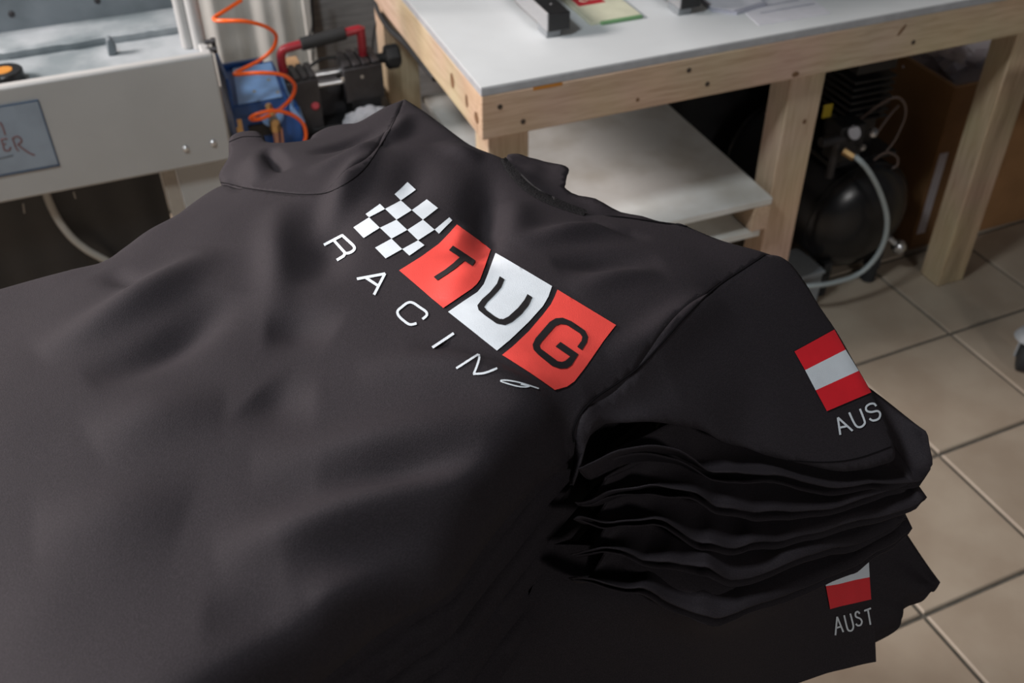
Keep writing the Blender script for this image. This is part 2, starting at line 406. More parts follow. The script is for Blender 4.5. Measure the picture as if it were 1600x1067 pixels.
# ------------------------------------------------------------------ under the bench: compressor, box, grey box
cp = Thing('air_compressor', 'black air compressor with domed tank under the bench', 'compressor', (1.09, 0.35, 0))
cu, cz, R = 1.10, 0.215, 0.155
cp.part('tank', MB().prof((cu, 0.085, cz), (0, 1, 0), [(0, 0.0001), (0.004, 0.05), (0.016, 0.10), (0.038, 0.138), (0.062, R), (0.46, R), (0.484, 0.138), (0.506, 0.10), (0.522, 0.0001)], 40), M['tank'], smooth=True, angle=60)
cp.part('weld_seam', MB().torus((cu, 0.150, cz), (0, 1, 0), R, 0.0035, 40, 6), M['tank'], smooth=True)
cp.part('weld_seam', MB().torus((cu, 0.545, cz), (0, 1, 0), R, 0.0035, 40, 6), M['tank'], smooth=True)
for du in (-0.09, 0.075):
    cp.part('foot', MB().cyl((cu + du, 0.13, 0.0), (cu + du, 0.13, 0.05), 0.020, 14).box(cu + du - 0.012, cu + du + 0.012, 0.11, 0.15, 0.045, 0.11), M['black_rubber'], smooth=True)
for du in (-0.16, 0.16):
    wl = cp.part('wheel', MB().prof((cu + du, 0.50, 0.075), (1 if du > 0 else -1, 0, 0), [(0, 0.06), (0.006, 0.075), (0.03, 0.075), (0.036, 0.06)], 28), M['black_rubber'], smooth=True)
    cp.part('axle', MB().cyl((cu + du * 0.4, 0.50, 0.075), (cu + du * 1.26, 0.50, 0.075), 0.012, 12), M['dark_metal'], smooth=True)
cp.part('mounting_plate', MB().box(cu - 0.10, cu + 0.10, 0.17, 0.50, 0.365, 0.378), M['black'], bevel=0.002)
cp.part('motor', MB().prof((cu, 0.34, 0.455), (0, 1, 0), [(0, 0.05), (0.01, 0.075), (0.16, 0.075), (0.18, 0.05)], 24), M['tank'], smooth=True)
fn = MB().box(cu - 0.045, cu + 0.045, 0.21, 0.30, 0.378, 0.50)
for i in range(7): fn.box(cu - 0.062, cu + 0.062, 0.195, 0.315, 0.47 + i * 0.018, 0.477 + i * 0.018)
fn.box(cu - 0.058, cu + 0.058, 0.20, 0.31, 0.60, 0.635)
cp.part('cylinder_head', fn, M['tank'], bevel=0.002)
cp.part('pressure_switch', MB().box(cu - 0.12, cu - 0.045, 0.14, 0.20, 0.40, 0.50), M['black'], bevel=0.004)
gx, gy, gz = onv(1335, 215, 0.13)
ga = cp.part('gauge', MB().prof((gx, 0.15, gz), (0, -0.8, 0.6), [(0, 0.012), (0.004, 0.021), (0.018, 0.021), (0.020, 0.019)], 20), M['dark_metal'], smooth=True)
cp.part('gauge_face', MB().prof(Vector((gx, 0.15, gz)) + Vector((0, -0.8, 0.6)) * 0.0195, (0, -0.8, 0.6), [(0, 0.018), (0.002, 0.017)], 20), M['paper'], parent=ga)
gx, gy, gz = onv(1364, 213, 0.13)
cp.part('knob', MB().prof((gx, 0.14, gz), (0.1, -0.6, 0.8), [(0, 0.008), (0.01, 0.013), (0.018, 0.010), (0.021, 0.004)], 16), M['steel'], smooth=True, label='small chrome knob')
gx, gy, gz = onv(1349, 236, 0.12)
cp.part('knob', MB().prof((gx, 0.13, gz), (0.1, -0.6, 0.8), [(0, 0.006), (0.008, 0.008), (0.014, 0.006)], 14), M['steel'], smooth=True, label='small chrome knob')
fx = onv(1325, 243, 0.10)
cp.part('manifold', MB().cyl((fx[0] - 0.05, 0.15, fx[2] + 0.02), (fx[0] + 0.06, 0.15, fx[2] + 0.02), 0.013, 14).cyl((fx[0], 0.15, 0.36), (fx[0], 0.15, fx[2] + 0.02), 0.011, 12), M['dark_metal'], smooth=True, label='dark manifold')
hp = [onv(x, y, v) for x, y, v in ((1322, 240, 0.13), (1338, 246, 0.06), (1358, 268, 0.04), (1376, 303, 0.035), (1386, 342, 0.03), (1381, 378, 0.03), (1364, 408, 0.03), (1338, 430, 0.03), (1305, 441, 0.03), (1275, 446, 0.035), (1240, 448, 0.06))]
cp.part('hose', MB().tube(hp, 0.0068, 10, smooth=5), M['hose'], smooth=True, label='pale grey air hose')
q = onv(1329, 242, 0.075)
cp.part('hose_nut', MB().cyl((q[0] - 0.012, 0.09, q[2] + 0.006), (q[0] + 0.004, 0.065, q[2] - 0.003), 0.0095, 6), M['brass'], label='brass hose nut')
q = onv(1410, 389, 0.11)
cp.part('drain_valve', MB().prof((q[0] - 0.035, 0.14, q[2] + 0.03), (0.6, -0.35, -0.55), [(0, 0.009), (0.03, 0.009), (0.034, 0.017), (0.046, 0.021), (0.060, 0.016), (0.067, 0.005)], 18), M['steel'], smooth=True, label='chrome drain valve')
for pts in (((1345, 185, .2), (1372, 165, .17), (1398, 152, .15), (1412, 160, .15), (1414, 182, .15), (1400, 215, .15), (1385, 236, .15)),
            ((1365, 250, .15), (1385, 238, .14), (1402, 246, .14), (1400, 260, .14), (1385, 264, .15), (1372, 262, .16)),
            ((1372, 205, .16), (1390, 180, .16), (1404, 165, .17))):
    cp.part('cable', MB().tube([onv(*p) for p in pts], 0.0032, 6, smooth=4), M['wire'], smooth=True, label='thin brown wire')
gx, gy, gz = onv(1293, 173, 0.2)
cp.part('tag', MB().box(gx - 0.014, gx + 0.012, 0.198, 0.201, gz - 0.018, gz + 0.018), M['yellow'], bevel=0.001, label='yellow tag')
gx, gy, gz = onv(1430, 308, 0.14)
cp.part('sticker', MB().prof((cu + R * 0.93, 0.20, cz + 0.06), (0.9, -0.1, 0.35), [(0, 0.010), (0.002, 0.009)], 14), M['led'], label='round green sticker')

gb = Thing('metal_box', 'small grey metal box on the floor at the foot of the middle bench leg', 'box', (0.91, 0.14, 0))
gb.part('body', MB().box(0.85, 0.977, 0.085, 0.20, 0.0, 0.104), M['grey_paint'], bevel=0.006)
gb.part('lid', MB().box(0.847, 0.980, 0.082, 0.203, 0.104, 0.113), M['grey_paint'], bevel=0.003)
bk = Thing('backdrop_case', 'black case widened as a dark backdrop for the shade behind the compressor', 'case', (1.0, 0.66, 0))  # black case stretched wide to stand in for the darkness under the bench
bk.part('body', MB().box(0.72, 1.345, 0.65, 0.78, 0.0, 0.66), M['black'], bevel=0.02)
bk.part('lid', MB().box(0.72, 1.345, 0.64, 0.78, 0.662, 0.70), M['black'], bevel=0.01)
bk.part('handle', MB().tube([(0.80, 0.65, 0.56), (0.80, 0.625, 0.56), (0.92, 0.625, 0.56), (0.92, 0.65, 0.56)], 0.008, 8), M['black_rubber'], smooth=True)

bx = Thing('cardboard_box', 'open brown cardboard box behind the right bench leg', 'box', (1.62, 0.42, 0.0))
u0, u1, v0, v1, zt = 1.375, 1.86, 0.205, 0.66, 0.505
bx.part('side_panel', MB().box(u0, u0 + 0.006, v0, v1, 0.0, zt), M['card'], bevel=0.001)
bx.part('side_panel', MB().box(u1 - 0.006, u1, v0, v1, 0.0, zt), M['card'], bevel=0.001)
bx.part('front_panel', MB().box(u0 + 0.006, u1 - 0.006, v0, v0 + 0.006, 0.0, zt), M['card'], bevel=0.001)
bx.part('back_panel', MB().box(u0 + 0.006, u1 - 0.006, v1 - 0.006, v1, 0.0, zt), M['card'], bevel=0.001)
bx.part('base', MB().box(u0 + 0.006, u1 - 0.006, v0 + 0.006, v1 - 0.006, 0.0, 0.006), M['card'])
bx.part('rim', MB().box(u0 - 0.0005, u0 + 0.0065, v0, v1, zt, zt + 0.004).box(u0 + 0.006, u1, v0 - 0.0005, v0 + 0.0065, zt, zt + 0.004), M['card_edge'], label='pale raw cut rim')
bx.part('tape', MB().box(u0 + 0.012, u0 + 0.040, v0 - 0.0012, v0, 0.05, 0.31), M['bag'], label='strip of pale tape')
def crumple(name, m_, t, cu_, cv_, cz_, ru, rv, rz, amp, seed, n=26):
    bm = bmesh.new(); bmesh.ops.create_icosphere(bm, subdivisions=4, radius=1.0)
    mb = MB()
    for v in bm.verts:
        p = v.co.copy(); q = p * 2.3 + Vector((seed, 0, 0))
        d = 1 + amp * (abs(noise.noise(q)) * 1.6 - 0.4) + amp * 0.6 * abs(noise.noise(q * 2.7))
        mb.v.append((cu_ + p.x * ru * d, cv_ + p.y * rv * d, max(cz_ + p.z * rz * d, cz_ - rz * 0.8)))
    for f in bm.faces: mb.f.append(tuple(v.index for v in f.verts)); mb.mi.append(0)
    bm.free()
    return t.part(name, mb, m_, smooth=True, angle=35)
bg = Thing('plastic_bag', 'crumpled milky plastic bag stuffed in the open cardboard box', 'bag', (1.6, 0.42, 0.34))
crumple('film', M['bag'], bg, 1.60, 0.42, 0.50, 0.185, 0.16, 0.13, 0.45, 3.0)
crumple('knotted_end', M['bag'], bg, 1.46, 0.40, 0.57, 0.055, 0.10, 0.05, 0.6, 9.0)

# ------------------------------------------------------------------ trolley at the right edge
tr = Thing('trolley', 'steel trolley on a grey caster with black wheel at the right edge', 'trolley', (1.45, -0.30, 0))
wq = onz(1583, 577, 0.0)
wu, wv = wq[0] + 0.03, wq[1] + 0.01
for (du, dv) in ((0, 0), (0.42, 0), (0, -0.34), (0.42, -0.34)):
    x, y = wu + du, wv + dv
    c = tr.part('caster', MB().prof((x, y, 0.082), (0, 0, 1), [(0, 0.034), (0.004, 0.038), (0.020, 0.030), (0.026, 0.022)], 22), M['grey_paint'], smooth=True, label='grey swivel housing')
    tr.part('wheel', MB().prof((x - 0.012, y - 0.012, 0.036), (0.72, -0.69, 0), [(-0.014, 0.026), (-0.011, 0.036), (0.011, 0.036), (0.014, 0.026)], 26), M['black_rubber'], parent=c, smooth=True)
    tr.part('fork', MB().box(x - 0.026, x + 0.004, y - 0.026, y - 0.020, 0.03, 0.085).box(x - 0.026, x + 0.004, y + 0.002, y + 0.008, 0.03, 0.085), M['grey_paint'], parent=c, bevel=0.001)
    tr.part('post', MB().cyl((x, y, 0.105), (x, y, 0.72), 0.014, 14), M['beige'], smooth=True)
tr.part('tray', MB().box(wu - 0.03, wu + 0.45, wv - 0.37, wv + 0.03, 0.72, 0.745), M['grey_paint'], bevel=0.005)

# ------------------------------------------------------------------ white machine on the left
mc = Thing('textile_printer', 'white powder coated garment printing machine with blue grey name plate', 'machine', (-0.9, 0.55, 0))
mc.part('front_panel', MB().box(-1.55, -0.432, 0.40, 0.425, 0.583, 0.826), M['mach'], bevel=0.006)
mc.part('tray', MB().box(-1.55, -0.445, 0.425, 0.60, 0.775, 0.800), M['mach_dirty'], bevel=0.002, label='stained drip tray')
# ragged lint-covered beam edge
bm_ = MB(); n = 90; vs = []; fs = []
for i in range(n + 1):
    u = -1.55 + (1.55 - 0.452) * i / n
    e = 0.006 * noise.noise(Vector((u * 18, 0, 0))) + 0.004 * noise.noise(Vector((u * 55, 3, 0)))
    vs += [(u, 0.600 + e * 0.3, 0.790), (u, 0.594 + e, 0.815), (u, 0.600 + e, 0.821), (u, 0.695, 0.822), (u, 0.70, 0.79)]
for i in range(n):
    for k in range(4): fs.append((i * 5 + k, i * 5 + k + 1, i * 5 + 6 + k, i * 5 + 5 + k))
bm_.add(vs, fs)
mc.part('guide_beam', bm_, M['mach_dirty'], smooth=True, label='linty off-white beam')
mc.part('gantry', MB().box(-1.55, -0.452, 0.69, 0.80, 0.70, 0.93), M['mach_grey'], bevel=0.006, label='grey gantry face')
for px, py in ((18, 22), (152, 1)):
    u, v, z = onv(px, py, 0.69)
    mc.part('bolt', MB().prof((u, 0.692, z), (0, -1, 0), [(0, 0.007), (0.004, 0.0065), (0.006, 0.004)], 14), M['dark_metal'], smooth=True)
for px, py in ((290, 232), (333, 223)):
    u, v, z = onv(px, py, 0.40)
    mc.part('screw', MB().prof((u, 0.401, z), (0, -1, 0), [(0, 0.0075), (0.003, 0.007), (0.006, 0.0045), (0.007, 0.002)], 16), M['steel'], smooth=True)
for i, (px, py) in enumerate(((337, 63), (341, 75))):
    u, v, z = onv(px, py, 0.46)
    mc.part('screw', MB().prof((-0.44, 0.46, z), (1, -0.2, 0), [(0, 0.005), (0.012, 0.005), (0.014, 0.008), (0.022, 0.008)], 12), M['dark_metal'], smooth=True)
mc.part('end_plate', MB().box(-0.452, -0.432, 0.425, 0.80, 0.60, 0.815), M['mach'], bevel=0.004)
mc.part('column', MB().cyl((-0.447, 0.50, 0.80), (-0.447, 0.50, 1.35), 0.0145, 18).cyl((-0.470, 0.515, 0.80), (-0.470, 0.515, 1.35), 0.0135, 14), M['mach'], smooth=True, label='white round column')
u, v, z = onv(177, 88, 0.55)
mc.part('bracket', MB().prism([(u - 0.009, 0.53, 0.80), (u + 0.009, 0.53, 0.80), (u + 0.011, 0.53, 0.818), (u + 0.004, 0.53, 0.838), (u - 0.005, 0.53, 0.836)], (0, 1, 0), 0.02), M['mach_grey'], bevel=0.003)
mc.part('leg', MB().box(-0.588, -0.558, 0.43, 0.47, 0.0, 0.583), M['beige'], bevel=0.003, label='beige leg')
mc.part('leg', MB().box(-1.50, -1.46, 0.43, 0.47, 0.0, 0.583), M['beige'], bevel=0.003, label='beige leg')
mc.part('side_skirt', MB().box(-0.556, -0.440, 0.432, 0.445, 0.06, 0.581), M['mach'], bevel=0.003, label='white skirt panel')
dr = MB(); n = 120; vs = []; fs = []
for i in range(n + 1):
    u = -1.46 + (1.46 - 0.592) * i / n
    d = 0.003 * math.sin(u * 70) + 0.01 * noise.noise(Vector((u * 9, 0, 0)))
    vs += [(u, 0.50 + d, 0.0), (u, 0.49 + d, 0.3), (u, 0.485 + d * 0.6, 0.583)]
for i in range(n):
    for k in range(2): fs.append((i * 3 + k, i * 3 + k + 1, i * 3 + 4 + k, i * 3 + 3 + k))
dr.add(vs, fs); mc.part('cavity_backing', dr, M['black'], smooth=True, label='black backing sheet standing in for the dark cavity')  # black sheet added as the darkness of the cavity below the machine
hs = [onv(x, y, 0.455) for x, y in ((70, 296), (78, 318), (92, 345), (112, 371), (135, 390), (160, 404), (200, 425))]
mc.part('hose', MB().tube(hs, 0.0085, 10, smooth=5), M['pale_hose'], smooth=True, label='pale hose hanging before the dark cavity')
for a_, b2 in (((36, 318), (38, 333)), ((115, 300), (118, 310))):
    mc.part('wire', MB().tube([onv(*a_, 0.452), onv(*b2, 0.452)], 0.0016, 6, smooth=0), M['pale_hose'])
# name plate
def vpoly(pts, v): return [onv(x, y, v) for x, y in pts]
lb = [onv(-60, 180, 0.40), onv(54, 157, 0.40), onv(95, 257, 0.40), onv(-60, 295, 0.40)]
lu0, lu1 = -0.905, -0.779; lz0, lz1 = 0.648, 0.789
pl = mc.part('name_plate', MB().box(lu0, lu1, 0.3972, 0.3995, lz0, lz1), M['label'], bevel=0.001, label='blue grey plate with brush lettering')
mc.part('plate_rim', MB().box(lu0, lu1 + 0.002, 0.3968, 0.3998, lz0 - 0.0035, lz0).box(lu1, lu1 + 0.0018, 0.3968, 0.3998, lz0, lz1).box(lu0, lu1 + 0.0018, 0.3968, 0.3998, lz1, lz1 + 0.0015), M['label_edge'], parent=pl)
def strokes(lines, v, r, to3):
    mb = MB()
    for ln in lines: mb.tube([to3(p, v) for p in ln], r, 6, smooth=3 if len(ln) > 2 else 0)
    return mb
L2 = lambda p, v: onv(p[0] * 0.15936, 130 + p[1] * 0.15936, v)
mc.part('lettering', strokes([[(-6, 385), (12, 400), (30, 440), (52, 505)], [(10, 410), (18, 395)], [(10, 550), (30, 545), (72, 545)], [(12, 552), (28, 600), (40, 650)], [(25, 600), (60, 592)], [(40, 655), (70, 662), (98, 648), (102, 625)],
                                   [(122, 540), (140, 590), (160, 640), (182, 662)], [(122, 540), (165, 520), (205, 545), (208, 575), (172, 600)], [(172, 600), (230, 645), (290, 685), (340, 705)]], 0.3972, 0.0017, L2), M['label_red'], parent=pl)
mc.part('underline', strokes([[(-20, 738), (60, 722), (130, 708)]], 0.3972, 0.0013, L2), M['label_black'], parent=pl)
tp = onz(8, 128, 0.815)
tk = Thing('tape_roll', 'black tape roll with orange core lying in the printer tray', 'tape', (tp[0], tp[1], 0.80))
tk.part('roll', MB().prof((tp[0], tp[1] + 0.03, 0.8005), (0, 0, 1), [(0, 0.034), (0.002, 0.036), (0.024, 0.036), (0.026, 0.034)], 30), M['tank'], smooth=True)
tk.part('core', MB().prof((tp[0], tp[1] + 0.03, 0.826), (0, 0, 1), [(0, 0.018), (0.0015, 0.017)], 20), M['orange_stain'], label='orange core')

# ------------------------------------------------------------------ behind: low cabinet with blue unit and clamp press
ca = Thing('low_cabinet', 'low dark topped cabinet carrying the blue air unit and clamp press', 'cabinet', (-0.2, 0.75, 0))
ca.part('body', MB().box(-0.425, -0.01, 0.53, 0.95, 0.0, 0.485), M['mach'], bevel=0.004)
ca.part('top', MB().box(-0.43, 0.0, 0.525, 0.955, 0.485, 0.50), M['dark_metal'], bevel=0.003)
bl = Thing('air_unit', 'blue painted air unit with pale sloping top plate beside white printer', 'air unit', (-0.32, 0.62, 0.5))
bl.part('housing', MB().box(-0.405, -0.252, 0.56, 0.70, 0.50, 0.60), M['blue'], bevel=0.004)
bl.part('hood', MB().prism([(-0.402, 0.548, 0.600), (-0.402, 0.548, 0.634), (-0.402, 0.66, 0.660), (-0.402, 0.70, 0.660), (-0.402, 0.70, 0.600)], (1, 0, 0), 0.125), M['blue'], bevel=0.003)
bl.part('back_flange', MB().box(-0.404, -0.300, 0.69, 0.702, 0.60, 0.672).box(-0.406, -0.398, 0.55, 0.702, 0.58, 0.700), M['blue'], bevel=0.002)
tpl = bl.part('top_plate', MB().prism([(-0.390, 0.546, 0.636), (-0.288, 0.546, 0.636), (-0.284, 0.672, 0.666), (-0.376, 0.672, 0.666)], (0, -0.1, 0.3), 0.012), M['blue_l'], bevel=0.002, label='pale blue sloping plate')
for u, t in ((-0.345, 0.25), (-0.305, 0.5), (-0.295, 0.12)):
    bl.part('rivet', MB().prof((u, 0.546 + 0.126 * t, 0.6395 + 0.030 * t), (0, -0.23, 0.97), [(0, 0.0045), (0.002, 0.003)], 10), M['beige'], parent=tpl, smooth=True)
bl.part('side_plate', MB().prism([(-0.277, 0.550, 0.600), (-0.250, 0.555, 0.552), (-0.250, 0.66, 0.585), (-0.275, 0.66, 0.645)], (0.2, -0.1, 0.3), 0.03), M['blue_l'], bevel=0.002, label='pale blue side plate')
bl.part('recess_shade', MB().box(-0.375, -0.30, 0.555, 0.562, 0.545, 0.575), M['black'])  # no hollow here: black box carries the shade of the opening
bl.part('flange', MB().prof((-0.318, 0.562, 0.592), (0, -1, 0.1), [(0, 0.026), (0.012, 0.026), (0.016, 0.018), (0.02, 0.018)], 22), M['blue_l'], smooth=True, label='round flange')
bl.part('fitting', MB().cyl((-0.318, 0.55, 0.592), (-0.318, 0.515, 0.592), 0.010, 6).cyl((-0.318, 0.53, 0.592), (-0.318, 0.53, 0.565), 0.012, 6), M['brass'], bevel=0.0, label='brass elbow')
bl.part('pipe', MB().cyl((-0.318, 0.53, 0.57), (-0.322, 0.525, 0.502), 0.0075, 12).cyl((-0.305, 0.53, 0.57), (-0.309, 0.525, 0.502), 0.004, 10), M['copper'], smooth=True, label='copper pipes')
bl.part('pad', MB().box(-0.402, -0.388, 0.552, 0.60, 0.56, 0.60), M['brass'])

ch = [(310, 0, .50), (235, 48, .49), (150, 103, .47), (138, 120, .455), (160, 129, .44), (230, 130, .425), (330, 133, .42), (430, 155, .43), (500, 190, .45), (527, 235, .48), (505, 305, .50), (430, 372, .51), (330, 425, .50), (272, 455, .48), (275, 466, .455), (330, 460, .43), (430, 456, .42), (540, 463, .425), (610, 492, .44), (643, 545, .47), (615, 620, .49), (530, 695, .49), (440, 738, .48), (380, 748, .47), (365, 737, .455), (400, 715, .445), (480, 694, .445), (560, 697, .455), (640, 725, .47), (695, 775, .48), (712, 840, .48), (700, 900, .48)]
orange = Thing('coiled_hose', 'bright orange coiled air hose hanging before the blue unit', 'hose', (-0.33, 0.47, 0.45))
orange.part('coil', MB().tube([onv(300 + x / 4, y / 4, v) for x, y, v in ch] , 0.0041, 10, smooth=5), M['orange'], smooth=True)
q = onv(423, 172, 0.47)
orange.part('coupling', MB().cyl((q[0] - 0.004, 0.475, q[2] + 0.012), (q[0] + 0.004, 0.475, q[2] - 0.012), 0.0075, 8), M['brass'], label='brass coupling')

pc = Thing('clamp_press', 'black pneumatic clamp press with red handle and chrome guide rods', 'press', (-0.14, 0.66, 0.5))
def ribbed(u0, u1, v0, v1, z0, z1):
    mb = MB().box(u0, u1, v0, v1, z0, z1)
    k = 4; wd = (u1 - u0) / k
    for i in range(k): mb.box(u0 + i * wd + wd * 0.12, u0 + (i + 1) * wd - wd * 0.12, v0 + 0.008, v1 - 0.004, z1, z1 + 0.008)
    return mb
pc.part('base', MB().box(-0.275, -0.045, 0.60, 0.74, 0.50, 0.515), M['black'], bevel=0.003)
pc.part('jaw_block', ribbed(-0.268, -0.192, 0.60, 0.69, 0.515, 0.640), M['dark_metal'], bevel=0.002, label='black ribbed jaw block')
pc.part('jaw_block', ribbed(-0.130, -0.035, 0.60, 0.70, 0.565, 0.650), M['dark_metal'], bevel=0.002, label='black ribbed jaw block')
pc.part('cylinder_body', MB().prof((-0.13, 0.655, 0.585), (1, 0, 0), [(0, 0.03), (0.004, 0.036), (0.095, 0.036), (0.10, 0.03)], 24).box(-0.118, -0.045, 0.60, 0.69, 0.515, 0.57), M['black'], smooth=True)
pc.part('web_plate', MB().box(-0.20, -0.12, 0.655, 0.665, 0.515, 0.60), M['dark_metal'], bevel=0.002, label='dark grey web plate')
for z, v in ((0.633, 0.64), (0.616, 0.62)):
    pc.part('guide_rod', MB().cyl((-0.195, v, z), (-0.127, v, z), 0.0075, 16), M['steel'], smooth=True, label='chrome rod')
pc.part('air_tube', MB().tube([(-0.20, 0.67, 0.64), (-0.165, 0.672, 0.655), (-0.13, 0.67, 0.655)], 0.004, 8), M['black_rubber'], smooth=True)
hd = pc.part('handle', MB().tube([(-0.262, 0.65, 0.645), (-0.263, 0.65, 0.68), (-0.258, 0.65, 0.698), (-0.240, 0.65, 0.706), (-0.15, 0.65, 0.715), (-0.075, 0.65, 0.722), (-0.068, 0.65, 0.715), (-0.068, 0.65, 0.655)], 0.0105, 12, smooth=4), M['red_paint'], smooth=True, label='red bail handle')
pc.part('grip', MB().cyl((-0.213, 0.65, 0.7085), (-0.105, 0.65, 0.7195), 0.0155, 18), M['black_rubber'], parent=hd, smooth=True, label='black foam grip')
pc.part('knob', MB().prof((-0.035, 0.65, 0.643), (1, 0, 0), [(0, 0.012), (0.018, 0.013), (0.022, 0.027), (0.028, 0.030), (0.05, 0.030), (0.056, 0.024)], 9), M['black_rubber'], smooth=True, angle=30, label='black star knob')
q = onv(493, 167, 0.60)
pc.part('button', MB().prof((q[0], 0.612, q[2]), (0, -1, 0.3), [(0, 0.011), (0.012, 0.011), (0.016, 0.008)], 16), M['red_knob'], smooth=True, label='red push button')
for px, py in ((536, 124), (566, 120)):
    q = onv(px, py, 0.60)
    pc.part('bolt', MB().prof((q[0], 0.602, q[2]), (0, -1, 0), [(0, 0.005), (0.003, 0.004)], 10), M['beige'], smooth=True)
rg = Thing('rag', 'crumpled white cotton rag beside the clamp press', 'rag', (-0.09, 0.57, 0.5))
crumple('cloth', M['rag'], rg, -0.090, 0.575, 0.522, 0.062, 0.030, 0.034, 0.22, 5.0)
cbx = Thing('carton', 'small brown carton behind the clamp press handle', 'box', (-0.24, 0.74, 0.5))
cbx.part('body', MB().box(-0.245, -0.20, 0.76, 0.83, 0.50, 0.600), M['card'], bevel=0.001)
cbx.part('lid', MB().box(-0.246, -0.199, 0.759, 0.831, 0.600, 0.604), M['card_edge'], bevel=0.001)

cu_ = Thing('ribbed_sheet', 'white ribbed plastic sheet standing against the back wall', 'sheet', (-0.5, 1.2, 0))
rs = MB(); n = 150; vs = []; fs = []
for i in range(n + 1):
    u = -1.5 + (1.5 - 0.085) * i / n
    d = 0.010 * math.sin(u * 42) + 0.005 * math.sin(u * 97 + 1)
    vs += [(u, 1.22 + d, 0.0), (u, 1.22 + d, 2.0), (u, 1.228 + d, 2.0), (u, 1.228 + d, 0)]
for i in range(n):
    for k in range(4): fs.append((i * 4 + k, i * 4 + (k + 1) % 4, i * 4 + 4 + (k + 1) % 4, i * 4 + 4 + k))
rs.add(vs, fs); cu_.part('folds', rs, M['curtain'], smooth=True)
cu_.part('edge_strip', MB().box(-0.10, -0.078, 1.205, 1.24, 0, 2.0), M['curtain'], bevel=0.002)
for pts, r, nm, lab in ((((484, -30), (486, 10), (488, 40), (480, 60), (455, 80)), 0.0030, 'cable', 'thin black cable hanging before the ribbed sheet'),
                        (((485, -30), (488, 20), (490, 60), (489, 95)), 0.0026, 'cable', 'thinner black cable hanging straight down by the sheet')):
    t = Thing(nm, lab, 'cable', onv(*pts[-1], 1.15)); t.part('sheath', MB().tube([onv(x, y, 1.15) for x, y in pts], r, 8, smooth=5), M['black_rubber'], smooth=True)
pts = ((582, -30, .84), (588, 8, .82), (596, 28, .78), (610, 48, .70), (632, 68, .55), (655, 95, .42), (680, 125, .32))
t = Thing('power_cable', 'thick black cable sagging along the left side of the bench', 'cable', onv(*pts[0]))
t.part('sheath', MB().tube([onv(x, y - 2, v) for x, y, v in pts], 0.0075, 10, smooth=5), M['black_rubber'], smooth=True)
pts = ((592, 18, .85), (588, 35, .85), (584, 52, .86), (582, 75, .87), (583, 100, .88))
t = Thing('cable', 'thin black cable dangling beside the rear bench leg', 'cable', onv(*pts[-1]))
t.part('sheath', MB().tube([onv(*p) for p in pts], 0.003, 8, smooth=5), M['black_rubber'], smooth=True)

# ------------------------------------------------------------------ the pile of t-shirts
Z0 = 1.18
def wp(px, py, z): return at(px, py, z)
# height control points of the top shirt: pixel, height, edge flag
CTRL = [
 # outline
 (632,150,1.168),(690,190,1.165),(735,222,1.166),(790,245,1.166),(830,285,1.164),(918,328,1.160),(1010,340,1.153),(1070,345,1.148),(1130,370,1.144),(1205,392,1.136),
 (1240,412,1.122),(1280,470,1.105),(1305,515,1.092),(1360,612,1.062),(1378,640,1.052),(1400,710,1.035),
 (1310,731,1.045),(1200,706,1.075),(1130,684,1.098),(1060,660,1.122),(960,655,1.142),(905,690,1.150),
 (345,285,1.140),(230,355,1.150),(160,403,1.152),(60,428,1.150),(0,445,1.150),(-300,545,1.145),
 (358,205,1.150),(400,200,1.155),(480,213,1.148),(560,185,1.160),
 (-600,1000,1.14),(-250,1300,1.13),
 # interior
 (760,450,1.190),(690,400,1.188),(560,400,1.186),(850,520,1.187),(700,300,1.182),(620,240,1.185),(900,420,1.180),(1000,450,1.172),(1100,470,1.158),
 (950,560,1.172),(1050,560,1.150),(1150,520,1.134),(1200,600,1.108),(1100,630,1.123),(1280,650,1.074),(1000,620,1.150),
 (870,640,1.181),(760,700,1.186),(600,650,1.192),(400,500,1.186),(300,420,1.176),(200,480,1.182),(100,560,1.186),(300,650,1.192),(500,800,1.188),(600,900,1.186),
 (300,900,1.188),(100,800,1.190),(0,1000,1.186),(400,1050,1.186),(430,290,1.170),(420,240,1.165),(500,250,1.172),(-250,800,1.185),(0,1250,1.175),
]
def tps_fit(P, z, lam=1.2e-3):
    n = len(P); d = np.linalg.norm(P[:, None] - P[None], axis=2)
    K = np.where(d > 0, d * d * np.log(np.maximum(d, 1e-9)), 0) + lam * np.eye(n)
    A = np.zeros((n + 3, n + 3)); A[:n, :n] = K; A[:n, n] = 1; A[:n, n + 1:] = P; A[n, :n] = 1; A[n + 1:, :n] = P.T
    return np.linalg.solve(A, np.concatenate([z, np.zeros(3)]))
CP = [wp(*c) for c in CTRL]
EDGE_Z, EDGE_DROP = 1.144, 0.042
CP += [wp(x, y, EDGE_Z) + np.array([0, 0, EDGE_DROP]) for x, y in ((868,722),(840,750),(810,785),(780,820),(745,865),(700,920),(640,956),(570,1005),(490,1067),(370,1160),(250,1260))]
CP = np.array(CP); TP = CP[:, :2]; TW = tps_fit(TP, CP[:, 2])
def tps(Q):
    d = np.linalg.norm(Q[:, None] - TP[None], axis=2)
    U = np.where(d > 0, d * d * np.log(np.maximum(d, 1e-9)), 0)
    return U @ TW[:len(TP)] + TW[len(TP)] + Q @ TW[len(TP) + 1:]
def seg_dist(Q, L, par=False):
    """distance of points Q to polyline L (and where along it, 0..1)"""
    best = np.full(len(Q), 1e9); u = np.zeros(len(Q)); n = len(L) - 1
    for k, (a, b) in enumerate(zip(L[:-1], L[1:])):
        ab = b - a; t = np.clip(((Q - a) @ ab) / (ab @ ab + 1e-12), 0, 1)
        d = np.linalg.norm(Q - (a + t[:, None] * ab), axis=1)
        if par: u = np.where(d < best, (k + t) / n, u)
        best = np.minimum(best, d)
    return (best, u) if par else best
